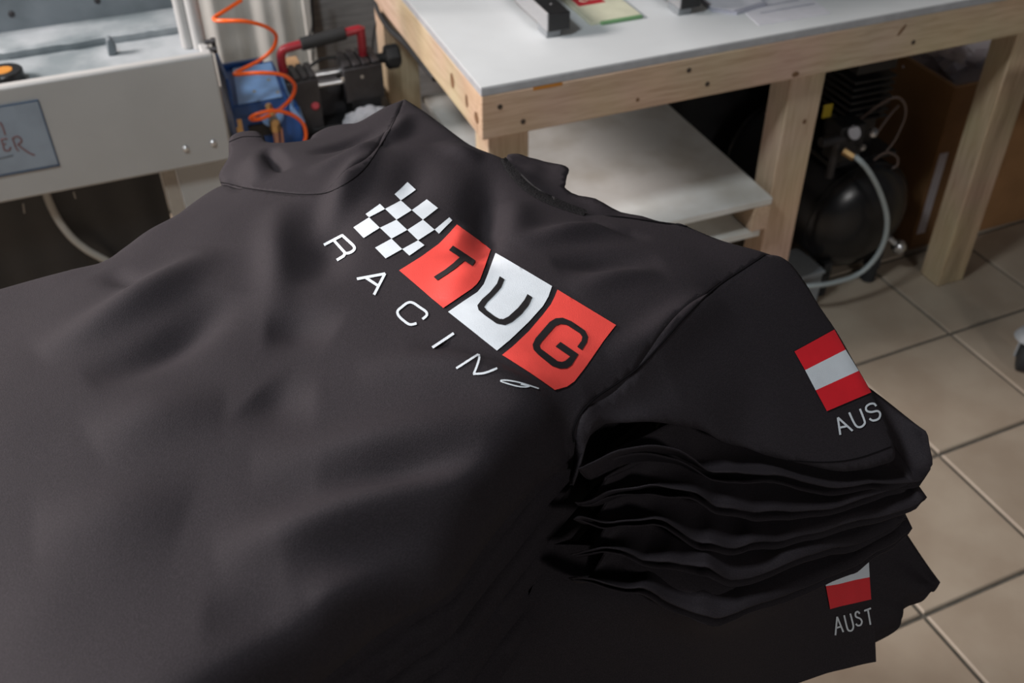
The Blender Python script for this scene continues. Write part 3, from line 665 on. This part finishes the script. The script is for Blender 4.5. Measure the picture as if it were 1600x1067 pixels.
# folds: polyline in the picture, height (m), half width (m)
FOLD = [
 ([(335,382),(290,425),(230,475),(150,525),(60,565)], .011, .022),
 ([(365,465),(315,522),(240,575),(140,620)], -.009, .020),
 ([(160,400),(190,430),(240,445)], -.004, .012),
 ([(437,308),(432,380),(436,450),(428,530)], .007, .016),
 ([(497,310),(512,390),(503,470)], -.007, .020),
 ([(592,232),(560,275),(530,330),(500,400)], .009, .014),
 ([(635,165),(620,200),(596,228)], .006, .010),
 ([(655,235),(645,290),(625,345)], -.007, .022),
 ([(690,215),(720,235),(755,240)], .005, .014),
 ([(768,240),(760,300),(757,350),(754,400),(748,450)], -.012, .018),
 ([(742,345),(728,378),(705,420)], .005, .010),
 ([(808,300),(802,350),(790,405)], .006, .018),
 ([(744,425),(720,465),(690,500)], .004, .016),
 ([(805,395),(860,373),(930,350),(990,347)], .007, .013),
 ([(860,425),(940,412),(1040,392)], -.006, .015),
 ([(905,330),(960,345),(1020,352)], -.003, .008),
 ([(890,470),(960,435),(1030,412)], .004, .013),
 ([(950,555),(1020,520),(1085,468),(1140,430)], .009, .016),
 ([(915,600),(985,585),(1060,550)], -.008, .016),
 ([(885,648),(960,630),(1040,605),(1120,600)], .009, .013),
 ([(560,610),(640,598),(740,606),(830,628),(900,645)], .006, .017),
 ([(640,570),(730,575),(800,592),(850,612)], -.003, .013),
 ([(394,749),(500,735),(619,715),(740,694),(850,672)], .008, .021),
 ([(500,768),(600,765),(690,757),(770,735)], -.006, .018),
 ([(340,890),(420,862),(495,843),(619,805),(731,767),(850,712)], .010, .018),
 ([(450,905),(540,882),(647,861),(710,832),(760,800)], -.009, .022),
 ([(480,960),(570,942),(664,930),(720,895)], .006, .013),
 ([(320,990),(420,975),(500,985)], -.004, .02),
 ([(416,535),(470,532),(530,540)], -.006, .022),
 ([(400,640),(440,650),(500,645)], -.004, .024),
 ([(150,720),(250,680),(360,662)], .005, .026),
 ([(60,860),(180,830),(300,830)], .004, .03),
 ([(412,204),(424,232),(444,262)], -.010, .007),
 ([(385,215),(395,245),(405,275)], .006, .012),
 ([(480,238),(540,215),(600,185)], -.005, .010),
 ([(480,275),(560,245),(612,200)], .006, .012),
 ([(345,240),(365,255),(380,280)], -.004, .008),
 ([(1330,705),(1260,690),(1160,664),(1060,640),(980,640)], .009, .013),
 ([(1230,470),(1180,560),(1150,640)], -.003, .02),
]
FOLDW = [([np.array(tps_p[:2]) for tps_p in [wp(x, y, 1.175) for x, y in L]], a, wd) for L, a, wd in FOLD]
def fold_z(Q):
    z = np.zeros(len(Q))
    for L, a, wd in FOLDW:
        L2_ = catmull(L, 4)
        d, u = seg_dist(Q, L2_, True)
        z += 1.5 * a * np.exp(-(d / wd) ** 2) * np.sin(np.pi * np.clip(u, 0, 1)) ** 1.4
    nz = np.array([noise.noise(Vector((q[0] * 9, q[1] * 9, 1.3))) * 0.0028 + noise.noise(Vector((q[0] * 22, q[1] * 22, 5.3))) * 0.0010 for q in Q])
    return z + nz
# outline of the whole top shirt and its seams, in the picture
SEAM_R = [(1205,392),(1165,418),(1120,448),(1075,490),(1035,535),(1000,572),(965,598),(930,622),(906,648),(896,672),(897,690)]
SEAM_L = [(345,285),(360,288),(385,294),(430,300),(480,304),(520,298),(565,268),(598,222),(618,185),(632,150)]
TOP = [(632,150),(660,168),(690,190),(735,222),(790,245),(812,268),(838,292),(872,310),(918,328),(965,333),(1010,340),(1045,345),(1062,343),(1085,352),(1130,370),(1180,384),(1205,392)]
RIGHT = [(897,690),(870,722),(840,750),(810,785),(780,820),(745,865),(700,920),(640,956),(570,1005),(490,1067),(370,1160),(250,1260)]
HEM = [(250,1260),(0,1290),(-250,1300),(-480,1170),(-600,1000)]
LEFT = [(-600,1000),(-480,760),(-300,545),(-150,490),(0,445),(60,428),(115,414),(160,403),(195,380),(230,355),(270,334),(300,312),(325,295),(345,285)]
CUFF_R = [(1205,392),(1222,396),(1240,410),(1262,440),(1280,470),(1309,513),(1336,561),(1364,610),(1381,640),(1393,672),(1400,710),(1375,722),(1345,729),(1310,731),(1258,720),(1200,706),(1165,692),(1130,684),(1100,668),(1060,660),(1010,655),(960,655),(935,661),(917,674),(897,690)]
CUFF_L = [(345,285),(341,268),(350,250),(356,238),(357,212),(372,201),(398,199),(411,207),(416,216),(445,218),(480,214),(490,204),(512,193),(540,188),(560,185),(600,163),(632,150)]
def zat_pixel(px, py):
    z = 1.16
    for _ in range(6):
        p = wp(px, py, z); z = float(tps(p[None, :2])[0])
    return wp(px, py, z)
def plan(L, n=5): return [zat_pixel(x, y)[:2] for x, y in catmull(L, n)]
pRIGHT_LOW = [wp(x, y, EDGE_Z)[:2] for x, y in catmull(RIGHT, 5)]
pTOP, pRIGHT, pHEM, pLEFT, pSR, pSL, pCR, pCL = [plan(L) for L in (TOP, RIGHT, HEM, LEFT, SEAM_R, SEAM_L, CUFF_R, CUFF_L)]
pRIGHT = pRIGHT_LOW[1:]
pRIGHT = [np.array(pSR[-1])] + pRIGHT
OUTER = [np.array(p) for p in pTOP[:-1] + pCR[:-1] + pRIGHT[:-1] + pHEM[:-1] + pLEFT[:-1] + pCL]

def in_poly(Q, P):
    x, y = Q[:, 0], Q[:, 1]; r = np.zeros(len(Q), bool); n = len(P); j = n - 1
    for i in range(n):
        xi, yi = P[i]; xj, yj = P[j]
        c = ((yi > y) != (yj > y)) & (x < (xj - xi) * (y - yi) / (yj - yi + 1e-15) + xi); r ^= c; j = i
    return r
def fill(poly, step):
    """triangulate a plan polygon with interior points"""
    P = [np.array(p) for p in poly]; Q = [P[0]]
    for p in P[1:]:
        if np.linalg.norm(p - Q[-1]) > step * 0.35: Q.append(p)
    if np.linalg.norm(Q[0] - Q[-1]) < step * 0.35: Q.pop()
    P = np.array(Q); lo, hi = P.min(0), P.max(0)
    gx = np.arange(lo[0], hi[0], step); gy = np.arange(lo[1], hi[1], step * 0.866)
    G = np.array([(x + (k % 2) * step / 2, y) for k, y in enumerate(gy) for x in gx])
    G = G[in_poly(G, P)]
    G = G[seg_dist(G, list(P) + [P[0]]) > step * 0.55]
    V = np.concatenate([P, G]); n = len(P)
    vs, es, fs, *_ = delaunay_2d_cdt([Vector(v) for v in V], [(i, (i + 1) % n) for i in range(n)], [], 0, 1e-7)
    V = np.array([tuple(v) for v in vs]); T = np.array([f for f in fs if len(f) == 3])
    c = V[T].mean(1); T = T[in_poly(c, P)]
    return V, T
def cloth_part(name, poly, step, zf, m_, parent, thick=0.0016):
    V, T = fill(poly, step); z = zf(V)
    me = bpy.data.meshes.new(name)
    me.from_pydata([(a, b, c) for (a, b), c in zip(V, z)], [], [tuple(map(int, t)) for t in T])
    bm = bmesh.new(); bm.from_mesh(me); bmesh.ops.recalc_face_normals(bm, faces=bm.faces)
    if sum(f.normal.z for f in bm.faces) < 0: bmesh.ops.reverse_faces(bm, faces=bm.faces)
    bm.to_mesh(me); bm.free(); me.shade_smooth(); me.materials.append(m_)
    o = bpy.data.objects.new(name, me); COL.objects.link(o); o.parent = parent
    s = o.modifiers.new('thickness', 'SOLIDIFY'); s.thickness = thick; s.offset = -1
    return o

PILE = Vector((float(wp(600, 700, 1.0)[0]), float(wp(600, 700, 1.0)[1]), 0.0))
def shirt_empty(k, label):
    e = bpy.data.objects.new('t_shirt', None); COL.objects.link(e); e.empty_display_size = 0.05
    e.location = (0, 0, 0)
    tag(e, label, 't-shirt', 'black t-shirts stacked in the pile'); return e
def ztop(Q):
    d = seg_dist(Q, OUTER)
    base = tps(Q); f = fold_z(Q)
    edge = 1 - np.exp(-d / 0.012)
    dr = seg_dist(Q, [np.array(p) for p in pRIGHT])
    base = base - EDGE_DROP * np.exp(-(dr / 0.010) ** 1.3)
    return base - 0.004 * np.exp(-d / 0.006) + f * np.minimum(1, 0.35 + edge)
top = shirt_empty(1, 'topmost black t-shirt of the pile with the red and white racing print on its back')
BODY = pTOP[:-1] + pSR[:-1] + pRIGHT[:-1] + pHEM[:-1] + pLEFT[:-1] + pSL
body = cloth_part('body', BODY, 0.0045, ztop, M['cloth'], top)
slr = cloth_part('sleeve', pSR[::-1][:-1][::-1] + [pSR[-1]] + pCR[::-1][1:-1], 0.0045, ztop, M['cloth'], top)
sll = cloth_part('sleeve', pSL + pCL[::-1][1:-1], 0.0045, ztop, M['cloth'], top)
# BVH of the visible cloth for prints and seams
def bvh_of(objs):
    vs = []; fs = []
    for o in objs:
        k = len(vs); vs += [o.matrix_world @ v.co for v in o.data.vertices]; fs += [tuple(i + k for i in p.vertices) for p in o.data.polygons]
    return BVHTree.FromPolygons(vs, fs)
BV_TOP = bvh_of([body, slr, sll])
def on_cloth(px, py, bvh, lift):
    d = Vector(ray(px, py)).normalized()
    h, nrm, i, dist = bvh.ray_cast(Vector(ORG), d)
    if h is None: return None
    if nrm.dot(d) > 0: nrm = -nrm
    return h + nrm * lift
def seam(name, L, parent, r=0.0011, lift=0.0003, bvh=None, n=6, m_=None):
    pts = [on_cloth(x, y, bvh or BV_TOP, lift) for x, y in catmull(L, n)]
    pts = [p for p in pts if p is not None]
    if len(pts) > 2: return build(MB().tube(pts, r, 6, smooth=0), name, m_ or M['thread'], parent, smooth=True)
seam('armhole_seam', SEAM_R, top, r=0.0009, lift=0.0); seam('armhole_seam', SEAM_L, top, r=0.0007, lift=0.0)
seam('shoulder_seam', [(918,328),(945,337),(980,341),(1020,347),(1060,352),(1100,362),(1150,382),(1203,393)], top)
seam('shoulder_seam', [(1100,353),(1130,362),(1165,377),(1203,391)], top, r=0.0016)
seam('cuff_stitching', [(940,672),(1000,667),(1060,672),(1120,690),(1160,706),(1220,718),(1290,722),(1340,716),(1392,698)], top, r=0.0005)
seam('cuff_stitching', [(358,222),(380,214),(408,214)], top, r=0.0005)
# collar: ribbed band lying along the back of the neck
NE = [(790,245),(812,268),(838,292),(872,310),(918,328)]
NI = [(782,252),(800,280),(830,306),(868,324),(912,338)]
mb = MB(); a = catmull(NE, 8); b = catmull(NI, 8); vs = []; fs = []
for p, q_ in zip(a, b):
    for t in (0.02, 0.35, 0.7, 1.0):
        x, y = p + (q_ - p) * t
        h = on_cloth(x, y, BV_TOP, 0.0022 if t < 0.9 else 0.0004)
        vs.append(h if h is not None else Vector(zat_pixel(x, y)))
for i in range(len(a) - 1):
    for k in range(3): fs.append((i * 4 + k, i * 4 + k + 1, i * 4 + 5 + k, i * 4 + 4 + k))
mb.add(vs, fs); build(mb, 'collar', M['rib'], top, smooth=True)['label'] = 'ribbed collar band'
# front of the neck, showing beyond the back collar
FN = [(792,256),(806,247),(824,250),(845,252),(864,254),(888,262),(886,276),(884,288),(886,299),(930,312),(985,330),(1050,345),(1000,390),(900,380),(800,300)]
pFN = [wp(x, y, 1.146)[:2] for x, y in catmull(FN, 4, closed=True)]
cloth_part('front_panel', pFN, 0.006, lambda Q: np.minimum(tps(Q) - 0.010, 1.156) + 0.004 * np.array([noise.noise(Vector((q[0] * 40, q[1] * 40, 0))) for q in Q]), M['cloth_in'], top)['label'] = 'front neckline showing behind the collar'

# prints ------------------------------------------------------------
def resample(P, step):
    out = []
    for i in range(len(P)):
        a, b = np.array(P[i], float), np.array(P[(i + 1) % len(P)], float)
        n = max(1, int(np.linalg.norm(b - a) / step))
        out += [a + (b - a) * k / n for k in range(n)]
    return out
def print_patch(name, polys, m_, parent, lift=0.0010, bvh=None, step=5.0, label=None):
    mb = MB()
    for P in polys:
        P = resample(P, step); Pn = np.array(P); lo, hi = Pn.min(0), Pn.max(0)
        G = np.array([(x, y) for x in np.arange(lo[0], hi[0], step) for y in np.arange(lo[1], hi[1], step)]).reshape(-1, 2)
        if len(G):
            G = G[in_poly(G, Pn)]
        if len(G): G = G[seg_dist(G, list(Pn) + [Pn[0]]) > step * 0.5]
        V = np.concatenate([Pn, G]) if len(G) else Pn; n = len(Pn)
        vs, es, fs, *_ = delaunay_2d_cdt([Vector(v) for v in V], [(i, (i + 1) % n) for i in range(n)], [], 0, 1e-5)
        V = np.array([tuple(v) for v in vs]); T = [f for f in fs if len(f) == 3]
        if not T: continue
        c = V[np.array(T)].mean(1); ok = in_poly(c, Pn)
        H = [on_cloth(x, y, bvh or BV_TOP, lift) for x, y in V]
        T = [t for t, k in zip(T, ok) if k and all(H[i] is not None for i in t)]
        mb.add([h if h is not None else Vector((0, 0, 1)) for h in H], T)
    o = build(mb, name, m_, parent, smooth=True)
    bm = bmesh.new(); bm.from_mesh(o.data)
    for f in bm.faces:
        if f.normal.z < 0: f.normal_flip()
    loose = [v for v in bm.verts if not v.link_faces]; bmesh.ops.delete(bm, geom=loose, context='VERTS')
    bm.to_mesh(o.data); bm.free()
    if label: o['label'] = label
    return o
def S(pts, s, ox, oy): return [(ox + x * s, oy + y * s) for x, y in pts]
def stroke_poly(line, wd, n=4):
    """outline of a stroke of given width along a pixel polyline"""
    P = catmull(line, n) if len(line) > 2 else [np.array(p, float) for p in line]
    Lp, Rp = [], []
    for i, p in enumerate(P):
        d = P[min(i + 1, len(P) - 1)] - P[max(i - 1, 0)]; d = d / (np.linalg.norm(d) + 1e-9); nrm = np.array([-d[1], d[0]])
        Lp.append(p + nrm * wd / 2); Rp.append(p - nrm * wd / 2)
    return Lp + Rp[::-1]
s5, o5 = 0.18742, (480, 280); s6, o6 = 0.2437, (680, 360)
A5 = lambda p: S(p, s5, *o5); A6 = lambda p: S(p, s6, *o6)
CH = [[(727,132),(835,30),(907,95),(780,185)],[(650,255),(780,185),(872,265),(745,345)],[(872,265),(998,175),(1090,248),(965,345)],[(488,298),(607,213),(650,255),(517,325)],
      [(388,408),(517,325),(607,412),(473,497)],[(607,412),(745,345),(835,430),(703,503)],[(835,430),(965,345),(1062,428),(925,517)],[(1062,428),(1183,325),(1207,350),(1098,462)],
      [(567,578),(703,503),(793,590),(655,668)],[(793,590),(925,517),(978,557),(853,645)]]
for P in CH: print_patch('chequer_print', [A5(P)], M['p_white'], top)
print_patch('panel_print', [[(713.7,352.2),(767.7,391.2),(749.5,438),(744.5,445),(737,452),(692.7,482.6)] + [(623.9,423.9),(658,402.5),(686.2,382),(703,364.8)]], M['p_red'], top, label='red logo panel')
print_patch('panel_print', [A6([(390,150),(748,363),(725,430),(690,490),(600,590),(480,705),(395,775),(83,528),(180,460),(270,400),(310,350),(330,300)])], M['p_white'], top, label='white logo panel')
print_patch('panel_print', [A6([(783,385),(1157,612),(1080,710),(960,880),(890,970),(840,1005),(762,1027),(600,915),(428,803),(500,745),(600,650),(690,545),(740,480),(765,430)])], M['p_red'], top, label='red logo panel')
print_patch('letter_print', [A5([(1215,565),(1398,690),(1375,738),(1308,693),(1240,755),(1170,805),(1090,856),(1057,826),(1150,768),(1220,712),(1268,663),(1183,602)])], M['p_black'], top, lift=0.0016, label='black letter T')
print_patch('letter_print', [A6([(412,303),(442,322),(420,375),(380,420),(330,470),(312,498),(330,522),(380,560),(410,576),(435,578),(470,560),(530,505),(570,455),(590,417),(620,437),(595,490),(550,545),(490,595),(445,615),(390,605),(320,555),(278,520),(270,490),(300,450),(350,405),(395,350)])], M['p_black'], top, lift=0.0016, label='black letter U')
print_patch('letter_print', [A6([(938,775),(970,725),(977,688),(958,650),(870,590),(815,568),(770,572),(732,595),(640,700),(621,740),(627,772),(655,803),(745,876),(795,893),(840,890),(872,868),(915,800),(800,722),(768,752),(862,815),(830,842),(808,850),(780,845),(672,765),(666,745),(680,722),(768,622),(800,608),(838,612),(925,668),(940,690),(935,715),(907,752)])], M['p_black'], top, lift=0.0016, label='black letter G')
sC = lambda p: S(p, 0.3654, 480, 250)
def letter(name, lines, wd, label, bvh=None, parent=None):
    return print_patch('letter_print', [stroke_poly(l, wd) for l in lines], M['p_white'], parent or top, lift=0.0009, bvh=bvh, step=3.0, label=label)
letter('R', [A5([(140,553),(298,472)]), A5([(292,470),(340,513),(385,556),(398,582),(380,607),(345,622),(312,622)]), A5([(228,518),(318,616)]), A5([(318,612),(312,640),(285,660),(251,680)])], 4.3, 'white letter R')
letter('A', [A5([(416,838),(652,794)]), A5([(650,792),(558,970)]), A5([(488,826),(592,895)])], 4.3, 'white letter A')
letter('C', [sC([(493,684),(511,668),(508,652),(480,632),(452,614),(430,614),(405,632),(387,650),(392,670),(415,692),(440,707),(468,702)])], 4.0, 'white letter C')
letter('I', [sC([(535,806),(627,744)])], 4.2, 'white letter I')
letter('N', [A6([(136,887),(276,800)]), A6([(278,800),(280,830),(265,880),(248,922)]), A6([(244,923),(300,920),(345,908),(396,888)])], 3.3, 'white letter N')
letter('G', [A6([(602,1003),(575,1008),(530,1004),(470,988),(425,973),(422,965),(460,965),(520,975),(580,992),(660,1018)]), A6([(600,1003),(545,990)])], 1.9, 'white letter G foreshortened by a fold')
s7 = lambda p: S(p, 0.55, 880, 480)
print_patch('flag_stripe_print', [s7([(655,127),(768,65),(800,122),(685,180)])], M['p_red2'], top, label='upper red stripe of the sleeve flag')
print_patch('flag_stripe_print', [s7([(685,180),(800,122),(837,182),(715,237)])], M['p_white'], top, label='white stripe of the sleeve flag')
print_patch('flag_stripe_print', [s7([(715,237),(837,182),(873,243),(747,296)])], M['p_red2'], top, label='lower red stripe of the sleeve flag')
sA = lambda p: S(p, 0.21875, 1150, 560)
letter('A', [sA([(740,547),(722,424)]), sA([(722,424),(828,519)]), sA([(736,496),(792,484)])], 3.2, 'white letter A')
letter('U', [sA([(803,388),(838,462),(862,490),(890,490),(912,470),(912,445),(880,362)])], 3.2, 'white letter U')
letter('S', [sA([(996,343),(980,326),(950,328),(925,348),(928,375),(960,385),(1005,378),(1024,398),(1014,432),(975,446),(948,432)])], 3.2, 'white letter S')

# lower shirts ------------------------------------------------------
NSH = 10
DZ = 0.0195
ORD = ['', 'topmost', 'second', 'third', 'fourth', 'fifth', 'sixth', 'seventh', 'eighth', 'ninth', 'tenth']
EXTRA = {2: 'cuff bulging past the flag', 3: 'cuff under the second', 4: 'cuff corner over the tiles', 5: 'cuff drawn back',
         6: 'cuff above the lower flag', 7: 'sleeve hanging with flag and AUST', 8: 'sleeve hanging furthest out', 9: 'just above the lowest', 10: 'lowest on the table'}
K1 = [(905,690,1.150),(960,655,1.142),(1060,660,1.122),(1130,684,1.098),(1200,706,1.075),(1310,731,1.045),(1400,712,1.035)]
K6 = [(888,905,1.050),(950,918,1.042),(1010,927,1.030),(1070,947,1.010),(1125,972,0.990),(1200,950,0.975),(1290,906,0.955),(1360,874,0.945)]
TIPS = {2: [(1440,757,1.000),(1463,722,1.008),(1444,680,1.020)], 3: [(1415,768,0.995),(1432,760,0.997)], 4: [(1425,795,0.980),(1446,784,0.983)], 5: [(1400,810,0.966),(1420,802,0.968)], 6: [(1362,872,0.945),(1400,845,0.95),(1430,814,0.955)]}
def cuff(k):
    a = catmull([wp(*q) for q in K1], 8); b = catmull([wp(*q) for q in K6], 8)
    w_ = (k - 1) / 5.0
    out = []
    for i in range(0, 41):
        t = i / 40 * 0.93
        pa = a[min(int(t * (len(a) - 1)), len(a) - 1)]; pb = b[min(int(t * (len(b) - 1)), len(b) - 1)]
        out.append(pa + (pb - pa) * w_)
    tp_ = [wp(*q) for q in TIPS[k]]
    p = out[-1]
    for q in tp_:
        for n_ in range(1, 7): out.append(p + (q - p) * n_ / 6)
        p = q
    return out
SHO = {2: (1285,560,1.062), 3: (1285,560,1.06), 4: (1285,570,1.04), 5: (1280,575,1.02), 6: (1285,585,1.00)}
def sheet_sleeve(parent, A0, S0, edge, seedv, mat_, bulge=0.018):
    """flattened open tube: seam edge A0-S0, cuff edge A1-T1 (all 3-D); mid = extra point pulling the cuff"""
    ns, nt_ = 14, 56
    mb = MB(); vs = []; fs = []
    A0, S0 = np.array(A0, float), np.array(S0, float); ne = len(edge) - 1
    outd = (S0 - A0) / np.linalg.norm(S0 - A0); outd[2] = 0
    rows = []
    for i in range(ns + 1):
        s = i / ns; ring = []
        for lay in (1, -1):
            rng = range(nt_ + 1) if lay == 1 else range(nt_ - 1, 0, -1)
            for j in rng:
                t = j / nt_
                e0 = A0 + (S0 - A0) * t
                f_ = t * ne; i_ = min(int(f_), ne - 1); e1 = edge[i_] + (edge[i_ + 1] - edge[i_]) * (f_ - i_)
                p = e0 + (e1 - e0) * s
                wv = noise.noise(Vector((t * 5.5, seedv * 3.1, s * 0.8))) * 0.013 + noise.noise(Vector((t * 13, seedv * 1.7, s))) * 0.004
                p = p + BZ * (wv * (0.25 + s) - 0.016 * math.sin(math.pi * s)) + outd * bulge * math.sin(math.pi * s) * t ** 4
                rag = noise.noise(Vector((t * 4, seedv, 7))) * 0.006 * s
                dirn = (e1 - e0); dirn = dirn / (np.linalg.norm(dirn) + 1e-9)
                p = p + dirn * rag
                th = (0.0035 + 0.0035 * abs(noise.noise(Vector((t * 6, seedv + 5, 2))))) * math.sin(math.pi * min(max(t, 0.0), 1.0)) ** 0.5 + 0.0008
                p = p + BZ * th * lay * (0.7 + 0.5 * s)
                ring.append(p)
        rows.append(ring)
    n = len(rows[0])
    for r_ in rows: vs += r_
    for i in range(ns):
        for j in range(n):
            j2 = (j + 1) % n; fs.append((i * n + j, i * n + j2, (i + 1) * n + j2, (i + 1) * n + j))
    mb.add(vs, fs)
    o = build(mb, 'sleeve', mat_, parent, smooth=True, angle=180)
    s = o.modifiers.new('thickness', 'SOLIDIFY'); s.thickness = 0.0012; s.offset = -1
    return o
bodyP = np.array(BODY)
cen = bodyP.mean(0)
def inset(P, d, jx, jy):
    out = []
    for p in P:
        r = p - cen; out.append(p + r / (np.linalg.norm(r) + 1e-9) * d + np.array([jx, jy]))
    return out
for k in range(2, NSH + 1):
    e = shirt_empty(k, '%s black t-shirt from pile top, %s' % (ORD[k], EXTRA[k]))
    jx, jy = random.uniform(-0.004, 0.004), random.uniform(-0.004, 0.004)
    P = inset([np.array(p) for p in BODY[::2] if np.linalg.norm(np.array(p) - np.array(pSR[-1])) > 0.035], -0.004 + random.uniform(-0.003, 0.003) + (0.0012 * k), jx, jy)
    closed = P + [P[0]]
    def zk(Q, k=k, closed=closed):
        d = seg_dist(Q, closed)
        base = np.minimum(tps(Q), 1.172)
        wv = np.array([noise.noise(Vector((q[0] * 14, q[1] * 14, k * 2.3))) for q in Q]) * 0.004
        flat = 1.150
        b = base + (flat - base) * min(1, (k - 1) / 8) 
        return b - 0.010 - DZ * (k - 1) - 0.015 * np.exp(-d / 0.008) + wv
    cloth_part('body', P, 0.011, zk, M['cloth_in'] if k > 2 else M['cloth'], e, thick=0.003)
    zs = 1.150 - DZ * (k - 1)
    if k <= 6:
        ed = cuff(k)
        A0 = wp(945, 672 + 38 * (k - 1), 1.140 - 0.02 * (k - 1))
        sheet_sleeve(e, A0, wp(*SHO[k]), ed, k, M['cloth_in'])
    elif k == 8:
        ed = catmull([wp(900,1000,0.84), wp(1050,1020,0.80), wp(1200,1030,0.775), wp(1330,1012,0.770), wp(1400,985,0.775), wp(1412,953,0.79), wp(1442,938,0.80), wp(1456,920,0.81), wp(1470,908,0.82)], 6)
        sheet_sleeve(e, wp(885, 905, 0.95), wp(1365, 755, 0.915), ed, k, M['cloth_in'], bulge=0.008)
    elif k > 8:
        ed = catmull([wp(830,1090,0.80), wp(1000,1110,0.78), wp(1180,1080,0.75), wp(1300,1020,0.74), wp(1345,990,0.74)], 8)
        sheet_sleeve(e, wp(850, 960 + 10 * (k - 8), 0.93), wp(1300, 840, 0.87), [q + np.array([0, 0.012, -0.012]) * (k - 8) for q in ed], k, M['cloth_in'], bulge=0.0)
# seventh shirt: sleeve hanging down over the side, flag turned to the camera
sh9 = [o for o in COL.objects if o.get('label', '').startswith('seventh')][0]
G9 = [  # rows from seam to cuff, columns from armpit to fold: pixel + height
 [(850,850,1.040),(1010,860,1.025),(1130,880,1.005),(1250,850,0.975),(1340,800,0.955)],
 [(830,920,1.020),(1010,935,1.005),(1130,955,0.985),(1265,895,0.955),(1358,858,0.935)],
 [(795,985,0.990),(1000,1000,0.965),(1140,995,0.935),(1285,945,0.912),(1362,925,0.900)],
 [(745,1060,0.960),(1010,1070,0.915),(1150,1050,0.885),(1290,1000,0.868),(1367,990,0.860)],
 [(720,1140,0.930),(1020,1135,0.875),(1170,1092,0.846),(1290,1052,0.834),(1369,1034,0.830)],
 ]
gv = []; gn = len(G9[0]); dens = []
for row in G9: dens.append(catmull([wp(*q_) for q_ in row], 8))
cols = [catmull([dens[r_][c] for r_ in range(len(dens))], 6) for c in range(len(dens[0]))]
mb = MB(); nr = len(cols[0]); nc = len(cols)
vs = []
for r_ in range(nr):
    for c in range(nc):
        p = cols[c][r_]; x = c / (nc - 1)
        vs.append(p + np.array([0, -1, 0.3]) * 0.005 * noise.noise(Vector((x * 5, r_ * 0.09, 4))) * min(1, 4 * (1 - x) + 0.1))
fs = [(r_ * nc + c, r_ * nc + c + 1, (r_ + 1) * nc + c + 1, (r_ + 1) * nc + c) for r_ in range(nr - 1) for c in range(nc - 1)]
# return layer behind the fold
o0 = len(vs)
for r_ in range(nr):
    for c in range(nc):
        p = vs[r_ * nc + nc - 1 - c] + np.array([0.0, 0.012, -0.010]) * min(1, c / 3 + 0.0)
        vs.append(p)
fs += [tuple(i + o0 for i in (r_ * nc + c, r_ * nc + c + 1, (r_ + 1) * nc + c + 1, (r_ + 1) * nc + c)) for r_ in range(nr - 1) for c in range(nc - 1)]
mb.add(vs, fs)
sl9 = build(mb, 'sleeve', M['cloth_in'], sh9, smooth=True, angle=180)
bv9 = bvh_of([sl9])
s9 = lambda p: S(p, 0.2878, 1150, 760)
print_patch('flag_stripe_print', [s9([(470,470),(560,430),(640,385),(713,355),(720,490),(640,505),(550,527),(483,537)])], M['p_white'], sh9, bvh=bv9, lift=0.0012, label='white stripe of the lower sleeve flag')
print_patch('flag_stripe_print', [s9([(483,537),(550,527),(640,505),(720,490),(729,610),(640,630),(560,647),(507,662)])], M['p_red2'], sh9, bvh=bv9, lift=0.0012, label='red stripe of the lower sleeve flag')
for lines, nm in (([s9([(537,804),(546,704)]), s9([(546,704),(580,787)]), s9([(541,765),(570,756)])], 'A'), ([s9([(584,696),(598,755),(608,778),(626,778),(634,760),(630,735),(617,687)])], 'U'),
                  ([s9([(668,688),(658,677),(646,684),(648,704),(670,714),(680,730),(674,748),(658,752),(648,742)])], 'S'), ([s9([(692,673),(729,659)]), s9([(712,666),(727,748)])], 'T')):
    letter(nm, lines, 2.6, 'white letter ' + nm, bvh=bv9, parent=sh9)

# table under the pile
tb = bpy.data.objects.new('packing_table', None); COL.objects.link(tb)
tag(tb, 'plain grey packing table under the pile of black t-shirts', 'table')
zt_ = 0.955
P = inset([np.array(p) for p in BODY[::6]], -0.05, 0, 0)
lo = np.array(P).min(0); hi = np.array(P).max(0)
mbt = MB().prism([(p[0], p[1], zt_ - 0.025) for p in P], (0, 0, 1), 0.022)
build(mbt, 'table_top', M['grey_paint'], tb)
for x, y in ((wp(640, 420, zt_)[0], wp(640, 420, zt_)[1]), (wp(640, 620, zt_)[0], wp(640, 620, zt_)[1]), (wp(300, 520, zt_)[0], wp(300, 520, zt_)[1]), (wp(420, 950, zt_)[0], wp(420, 950, zt_)[1])):
    build(MB().cyl((x, y, 0), (x, y, zt_ - 0.025), 0.02, 14), 'leg', M['grey_paint'], tb, smooth=True)
